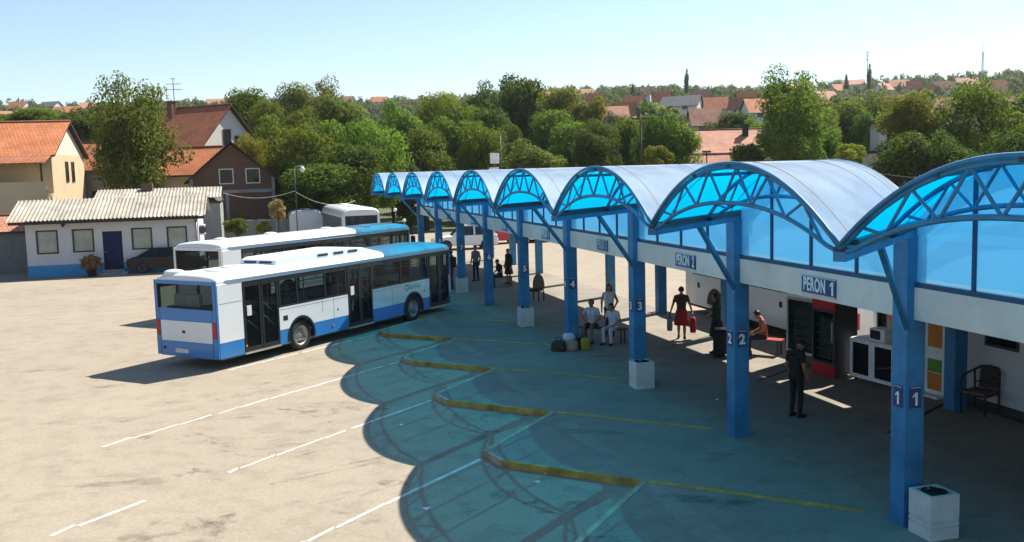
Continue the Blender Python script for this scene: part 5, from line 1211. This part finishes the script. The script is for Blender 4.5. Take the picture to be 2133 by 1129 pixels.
TL = [
 ('large loose-crowned tree rising behind the white cabin', 268, 154, 400, 165, 72.5, 'airy1', 'leaf_o'), ('broad lower tree joined to the big loose-crowned tree behind the cabin', 285, 222, 405, 195, 73.5, 'airy0', 'leaf_o') ,
 ('low bright tree band above the orange roof at the left', 75, 225, 290, 180, 118, 'round0', 'leaf_m'), ('green tree left of the big tree behind the grey-walled house', 165, 218, 290, 120, 112, 'round1', 'leaf_d'), ('small tree at the far left above the orange roof', -10, 232, 290, 90, 120, 'round2', 'leaf_m'),
 ('rounded green tree right of the rust-orange house', 515, 184, 330, 135, 112, 'round0', 'leaf_m'), ('brown-topped tree left of centre on the tree line', 603, 176, 330, 110, 122, 'tall0', 'leaf_b'), ('ragged-topped tree with brownish leaves beside the brown-topped one', 668, 168, 330, 105, 128, 'airy0', 'leaf_b'),
 ('broad green tree behind the brick house', 575, 228, 430, 165, 92, 'round1', 'leaf_m'), ('light green tree touching the right roof slope of the brick house', 516, 280, 390, 78, 87, 'tall1', 'leaf_y'), ('broad feathery tree in front of the tree wall right of the brick house', 640, 250, 440, 190, 80, 'airy1', 'leaf_m'), ('dark undergrowth tree behind the two coaches', 660, 330, 460, 210, 76, 'round2', 'leaf_d'),
 ('grey-leaved tree with pale speckled crown on the tree wall', 705, 196, 350, 125, 104, 'round2', 'leaf_o'), ('broad mid-green tree left of the canopy end', 775, 250, 440, 165, 84, 'tall1', 'leaf_m'), ('dark tree behind the coach roofs', 735, 300, 460, 170, 78, 'round0', 'leaf_d'), ('tall green tree on the tree line left of the dark giants', 838, 196, 370, 140, 108, 'round1', 'leaf_m'), ('dark shrubby tree under the far end of the canopy', 850, 330, 480, 150, 88, 'round2', 'leaf_d'),
 ('yellow-green tree on the tree line left of the dark giants', 905, 196, 350, 120, 112, 'tall0', 'leaf_y'), ('round green tree above the first small vaults', 880, 268, 420, 140, 90, 'round0', 'leaf_m'), ('green tree above the middle small vaults', 955, 240, 390, 125, 98, 'round2', 'leaf_m'), ('green tree left of the pole with the white box', 1000, 255, 400, 110, 93, 'tall1', 'leaf_m'),
 ('very tall dark tree, left of the two dark giants', 1003, 154, 340, 125, 128, 'round1', 'leaf_d'), ('very tall dark tree, right of the two dark giants', 1085, 148, 340, 135, 130, 'round2', 'leaf_d'), ('yellowing tree right of the dark giants', 1170, 180, 330, 130, 124, 'round0', 'leaf_y'), ('second yellowing tree farther right of the dark giants', 1222, 200, 330, 100, 120, 'round2', 'leaf_y'), ('dark green tree behind the utility pole', 1060, 262, 380, 90, 100, 'tall0', 'leaf_d'),
 ('olive tree above the sixth vault', 1110, 282, 400, 140, 90, 'round1', 'leaf_o'), ('green tree above the fourth vault', 1190, 255, 380, 125, 102, 'round0', 'leaf_m'), ('dark tree standing left of the tall dark pole', 1250, 250, 380, 100, 94, 'tall1', 'leaf_d'), ('dark green tree right of the yellowing trees', 1305, 236, 380, 115, 98, 'round2', 'leaf_m'), ('bright green tree left of the salmon roof', 1405, 228, 370, 125, 90, 'round1', 'leaf_m'), ('dark tree left of the bright green one', 1355, 244, 380, 95, 89, 'tall0', 'leaf_d'), ('small pale shrub-like tree above the third vault', 1372, 304, 390, 72, 80, 'bush0', 'leaf_y'),
 ('green filler tree low in the belt right of the feathery front tree', 690, 255, 440, 150, 86, 'tall0', 'leaf_m'), ('deep green tree behind the first small vaults', 815, 285, 430, 130, 92, 'round1', 'leaf_d'), ('mid-green tree between the yellow-green and dark giant trees', 945, 205, 370, 120, 106, 'tall1', 'leaf_m'), ('deep green tree below the left dark giant', 1015, 225, 380, 120, 104, 'round0', 'leaf_d'), ('mid-green tree below the yellowing trees', 1160, 232, 370, 130, 110, 'tall0', 'leaf_m'), ('deep green tree under the yellowing trees', 1225, 268, 380, 100, 90, 'round2', 'leaf_d'), ('mid-green tree behind the brick house roof', 545, 215, 400, 110, 104, 'tall0', 'leaf_m'), ('mid-green tree below the brown-topped tree', 625, 218, 400, 110, 106, 'round2', 'leaf_m'), ('mid-green tree right of the feathery tree above the second vault', 1700, 228, 350, 110, 100, 'tall1', 'leaf_m'), ('deep green tree left of the modern house', 1790, 232, 350, 90, 104, 'round2', 'leaf_d'),
 ('dark tree between the grey roof and the feathery tree', 1530, 232, 310, 110, 128, 'round0', 'leaf_d'), ('green tree behind the feathery tree', 1585, 240, 330, 110, 120, 'round1', 'leaf_m'), ('tall feathery tree with a thin ragged top above the second vault', 1650, 146, 340, 165, 86, 'airy0', 'leaf_m'), ('dense lower growth of the feathery tree', 1655, 215, 370, 150, 88, 'tall1', 'leaf_m'), ('low dark tree in front of the salmon-roofed house', 1560, 300, 400, 90, 84, 'bush0', 'leaf_d'),
 ('round green tree right of the feathery tree', 1745, 200, 340, 130, 108, 'round2', 'leaf_m'), ('small yellow-green tree above the right flank of the second vault', 1765, 300, 390, 85, 82, 'bush0', 'leaf_y'), ('low green tree behind the small yellow-green one', 1715, 262, 370, 100, 92, 'round0', 'leaf_m'), ('green tree behind the modern house', 1840, 182, 300, 110, 124, 'round1', 'leaf_m'),
 ('bright green tree growing against the modern house', 1893, 196, 330, 140, 78, 'round0', 'leaf_y'), ('dark tree below the bright green one right of the modern house', 1880, 275, 420, 175, 74, 'round2', 'leaf_d'), ('wide airy tree with visible branches at the right', 2050, 158, 380, 220, 78, 'airy1', 'leaf_m'), ('dark tree under the wide airy tree', 1990, 262, 420, 150, 72, 'round1', 'leaf_d'), ('dark tree at the right edge behind the nearest vault', 2120, 262, 420, 140, 70, 'tall1', 'leaf_d'), ('green tree at the right edge behind the airy tree', 2140, 195, 330, 120, 112, 'round0', 'leaf_m')]
for i, (lab, px, y0, y1, w, Y, key, leaf) in enumerate(TL): tree(lab, px, y0, y1, w, Y, key, leaf, rz=i*1.7)
for lab, px, y0, y1, w, Y, key, leaf in (('slim dark poplar standing alone on the skyline right of centre', 1430, 143, 192, 16, 360, 'poplar', 'leaf_d'), ('slim dark poplar below the thin mast on the right skyline', 1811, 132, 185, 15, 400, 'poplar', 'leaf_d'), ('small dark conifer left of the tall right poplar', 1763, 152, 185, 16, 430, 'cone', 'leaf_d'), ('dark conifer left of the lone poplar', 1318, 172, 205, 18, 380, 'cone', 'leaf_d'), ('dark conifer beside the orange skyline house', 1192, 174, 205, 16, 400, 'cone', 'leaf_d')): tree(lab, px, y0, y1, w, Y, key, leaf, group='skyline poplars and conifers')
# shrubs and weeds near the yard
for lab, px, y0, y1, w, Y, leaf in (('pale pink flowering shrub by the dark gap right of the brick house', 577, 415, 462, 40, 67, 'straw'), ('weedy green shrub in front of the grey wall', 492, 455, 492, 60, 66.5, 'leaf_m'), ('second weedy shrub along the grey wall', 550, 462, 492, 40, 66.5, 'leaf_y')): tree(lab, px, y0, y1, w, Y, 'bush0', leaf, name='shrub', cat='shrub')
# hillside trees: individuals nearest, then one woodland
rt = random.Random(21); cand = []
for i in range(4200):
    a = rt.uniform(R_(57), R_(123)); r = math.sqrt(rt.uniform(118**2, 660**2)); x, y = r*math.cos(a), r*math.sin(a)
    w = rt.uniform(5.5, 10); h = rt.uniform(5, 9)*(1.15 if r < 250 else 1)
    bad = False
    for hx, hy, hw in HPOS:
        hr = math.hypot(hx, hy)
        if math.hypot(x-hx, y-hy) < hw*.5+w*.5+1: bad = True
        if r < hr and hr-r < 80 and abs(math.atan2(y, x)-math.atan2(hy, hx)) < (hw*.50+w*.25)/hr: bad = True
    if bad or any((x-q[0])**2+(y-q[1])**2 < (.62*(w+q[2])/2*1.35)**2 for q in cand): continue
    cand.append((x, y, w, h, r))
cand.sort(key=lambda q: q[4]); LF = ['leaf_d', 'leaf_f', 'leaf_m', 'leaf_f', 'leaf_o', 'leaf_d', 'leaf_b']
far = []
for i, (x, y, w, h, r) in enumerate(cand):
    g = terr(x, y)
    if i < 240:
        key = 'far%d' % rt.randrange(4) if r > 200 else rt.choice(['round0', 'round1', 'round2', 'tall0']); lf = rt.choice(LF)
        o = bpy.data.objects.new('hillside_tree', CR[key][0]); C.objects.link(o); o.location = (x, y, g+h*.45); o.scale = (w/2, w/2, h*.55); o.rotation_euler = (0, 0, rt.uniform(0, 6))
        o.material_slots[0].link = 'OBJECT'; o.material_slots[0].material = M[lf]
        tag(o, {'leaf_d': 'dark green tree among the hillside houses', 'leaf_f': 'dull green tree among the hillside houses', 'leaf_m': 'fresh green tree among the hillside houses', 'leaf_o': 'olive tree among the hillside houses', 'leaf_b': 'brownish tree among the hillside houses'}[lf], 'tree', 'trees on the hillside')
    else: far.append((x, y, w, h, g))
V, n0 = [], 0
base = [np.empty(len(CR['far%d' % k][0].vertices)*3, dtype=np.float32) for k in range(4)]
for k in range(4): CR['far%d' % k][0].vertices.foreach_get('co', base[k])
for i, (x, y, w, h, g) in enumerate(far):
    b = base[i % 4].reshape(-1, 4, 3)[:: 2].reshape(-1, 3).copy(); ca, sa = math.cos(i), math.sin(i); bx = b[:, 0]*ca-b[:, 1]*sa; by = b[:, 0]*sa+b[:, 1]*ca
    V.append(np.stack([bx*w/2+x, by*w/2+y, b[:, 2]*h*.55+g+h*.45], 1))
if V:
    V = np.concatenate(V); me = bpy.data.meshes.new('hillside_woodland'); nq = len(V)//4
    me.vertices.add(len(V)); me.vertices.foreach_set('co', V.ravel().astype(np.float32)); me.loops.add(len(V)); me.loops.foreach_set('vertex_index', np.arange(len(V), dtype=np.int32))
    me.polygons.add(nq); me.polygons.foreach_set('loop_start', np.arange(0, len(V), 4, dtype=np.int32)); me.polygons.foreach_set('loop_total', np.full(nq, 4, dtype=np.int32))
    me.materials.append(M['leaf_f']); me.update(); o = bpy.data.objects.new('hillside_woodland', me); C.objects.link(o); tag(o, kind='stuff')
print('hillside', len(cand), len(far))

# ------------------------------------------------------------------ haze over the far hillside
mb = MB(); mb.box(-900, 900, -200, 1400, -4, 125); hz = mb.build('haze', 'coachwhite'); tag(hz, kind='stuff')
hm_ = bpy.data.materials.new('haze_air'); hm_.use_nodes = True; hn = hm_.node_tree; hn.nodes.clear(); ho = hn.nodes.new('ShaderNodeOutputMaterial'); hv = hn.nodes.new('ShaderNodeVolumePrincipled')
hv.inputs['Color'].default_value = (.85, .93, 1, 1); hv.inputs['Density'].default_value = .00012; hv.inputs['Anisotropy'].default_value = .3; hn.links.new(hv.outputs[0], ho.inputs['Volume'])
hz.data.materials.clear(); hz.data.materials.append(hm_); SC.cycles.volume_bounces = 0; SC.cycles.volume_max_steps = 64

# ================================================================== POLES, WIRES, WALLS
def pole(name, label, cat, px, ytop, Y, r, m='galv', group=None):
    q = at(px, ytop, Y); g = terr(q.x, q.y); root = thing(name, label, cat, (q.x, q.y, g), 0, group); h = q.z-g
    mb = MB(); mb.tube([(0, 0, 0), (0, 0, h*.5), (0, 0, h)], [r*1.25, r*1.1, r*.8], 8); mb.build('pole', m, root); return root, h
r_, h_ = pole('street_lamp', 'thin street lamp with a pale lantern beside the brick house', 'street lamp', 613, 347, 68, .032, 'darkmetal')
mb = MB(); mb.tube([(0, 0, h_-.05), (.35, 0, h_+.05), (.6, 0, h_)], .03, 6); mb.build('arm', 'galv', r_); mb = MB(); mb.ell((.55, 0, h_-.2), (.17, .17, .2), 14, 10); mb.build('lantern', 'plate', r_)
LP = at(613, 398, 68)
r_, h_ = pole('street_lamp', 'slim lamp with a dark head in front of the weathered orange roof', 'street lamp', 1472, 318, 66, .05, 'darkmetal'); mb = MB(); mb.box(-.28, .28, -.14, .14, h_, h_+.14); mb.build('lamp_head', 'darkmetal', r_, bevel=.03)
r_, h_ = pole('utility_pole', 'tall dark wooden pole among the trees right of the yellowing trees', 'utility pole', 1334, 236, 82, .085, 'wood'); mb = MB(); mb.box(-.8, .8, -.05, .05, h_-.5, h_-.38); mb.build('crossarm', 'wood', r_)
r_, h_ = pole('utility_pole', 'grey pole with a white box above the seventh vault', 'utility pole', 1042, 284, 76, .055, 'darkmetal'); mb = MB(); mb.box(-.85, -.15, -.3, .3, h_-2.1, h_-1.3); mb.box(-.95, -.2, -.35, .35, h_-2.9, h_-2.4); mb.build('box', 'signwhite', r_, bevel=.05); mb = MB(); mb.box(-.15, .0, -.05, .05, h_-1.8, h_-1.7); mb.build('bracket', 'galv', r_)
r_, h_ = pole('globe_lamp', 'white globe lamp in front of the dark trees at the canopy end', 'street lamp', 823, 440, 70, .05, 'darkmetal'); mb = MB(); mb.ell((0, 0, h_+.1), (.14, .14, .14), 14, 10); mb.build('globe', 'plate', r_)
r_, h_ = pole('globe_lamp', 'lower white globe lamp right of the other globe lamp', 'street lamp', 842, 462, 68, .05, 'darkmetal'); mb = MB(); mb.ell((0, 0, h_+.1), (.13, .13, .13), 14, 10); mb.build('globe', 'plate', r_)
# masts on the skyline and the aerial on the roof
q = at(1807, 106, 520); g = terr(q.x, q.y); ms = thing('radio_mast', 'thin mast on the skyline above the tall right poplar', 'mast', (q.x, q.y, g)); mb = MB(); mb.tube([(0, 0, 0), (0, 0, q.z-g)], [.4, .16], 6); mb.build('pole', 'mast', ms); mb = MB()
for z in (.8, .88, .95): mb.box(-.7, .7, -.1, .1, (q.z-g)*z, (q.z-g)*z+.4)
mb.build('antenna', 'mast', ms)
q = at(2048, 90, 520); g = terr(q.x, q.y); ms = thing('radio_mast', 'lattice mast on the skyline at the right', 'mast', (q.x, q.y, g)); hh = q.z-g; mb = MB()
for i in range(3): a = i*2.094; mb.tube([(1.1*math.cos(a), 1.1*math.sin(a), 0), (.35*math.cos(a), .35*math.sin(a), hh*.8)], .12, 4)
for j in range(16):
    z0, z1 = hh*.8*j/16, hh*.8*(j+1)/16; r0, r1 = 1.1-.75*j/16, 1.1-.75*(j+1)/16
    for i in range(3): a, b = i*2.094, (i+1)*2.094; mb.tube([(r0*math.cos(a), r0*math.sin(a), z0), (r1*math.cos(b), r1*math.sin(b), z1)], .07, 4, caps=False)
mb.tube([(0, 0, hh*.8), (0, 0, hh)], .13, 5); mb.build('lattice', 'mast', ms)
q = at(364, 162, 94.5); b_ = at(364, 226, 94.5); ae = thing('television_aerial', 'spindly television aerial above the rust-orange roof', 'aerial', tuple(b_)); hh = q.z-b_.z; mb = MB(); mb.tube([(0, 0, -.6), (0, 0, hh)], .04, 6); mb.build('pole', 'darkmetal', ae); mb = MB()
for z, w in ((.62, .85), (.8, .7), (.97, .25)): mb.tube([(-w, 0, hh*z), (w, .1, hh*z)], .025, 5)
for x in (-.6, -.3, .3, .6): mb.tube([(x, -.35, hh*.62), (x, .35, hh*.62)], .015, 4); mb.tube([(x, -.3, hh*.8), (x, .3, hh*.8)], .015, 4)
mb.build('rods', 'darkmetal', ae)
def cable(label, pts, sag, m, r=.02):
    mb = MB(); P = []
    for a, b in zip(pts, pts[1:]):
        for i in range(12): t = i/12; p = a.lerp(b, t); p.z -= sag*4*t*(1-t); P.append(p)
    P.append(pts[-1]); mb.tube(P, r, 5); o = mb.build('overhead_cable', m); tag(o, label, 'cable')
cable('pale drooping cable from the brick house to the thin street lamp', [at(448, 396, 73), LP], .55, 'wirelight', .03)
cable('dark cable drooping right from the thin street lamp into the trees', [LP, at(740, 418, 74)], .6, 'wirelight', .02)
cable('dark cable crossing in front of the trees above the nearest vault', [at(1790, 355, 60), at(2140, 372, 52)], .3, 'wire', .02)
A_, B_ = at(432, 490, 70), at(612, 480, 72); d = (B_-A_).xy; fw = thing('yard_wall', 'low grey concrete wall between the cabin and the coaches', 'wall', (A_.x, A_.y, 0), math.atan2(d.y, d.x)); L_ = d.length
MB().box(0, L_, 0, .2, GZ, 2.15).build('wall_slab', 'fence', fw); mb = MB()
for i in range(6): mb.box(L_*i/5-.1, L_*i/5+.1, -.06, -.002, GZ, 2.3)
mb.build('post', 'conc', fw); MB().box(-.05, L_+.05, -.05, .25, 2.152, 2.24).build('coping', 'conc', fw)
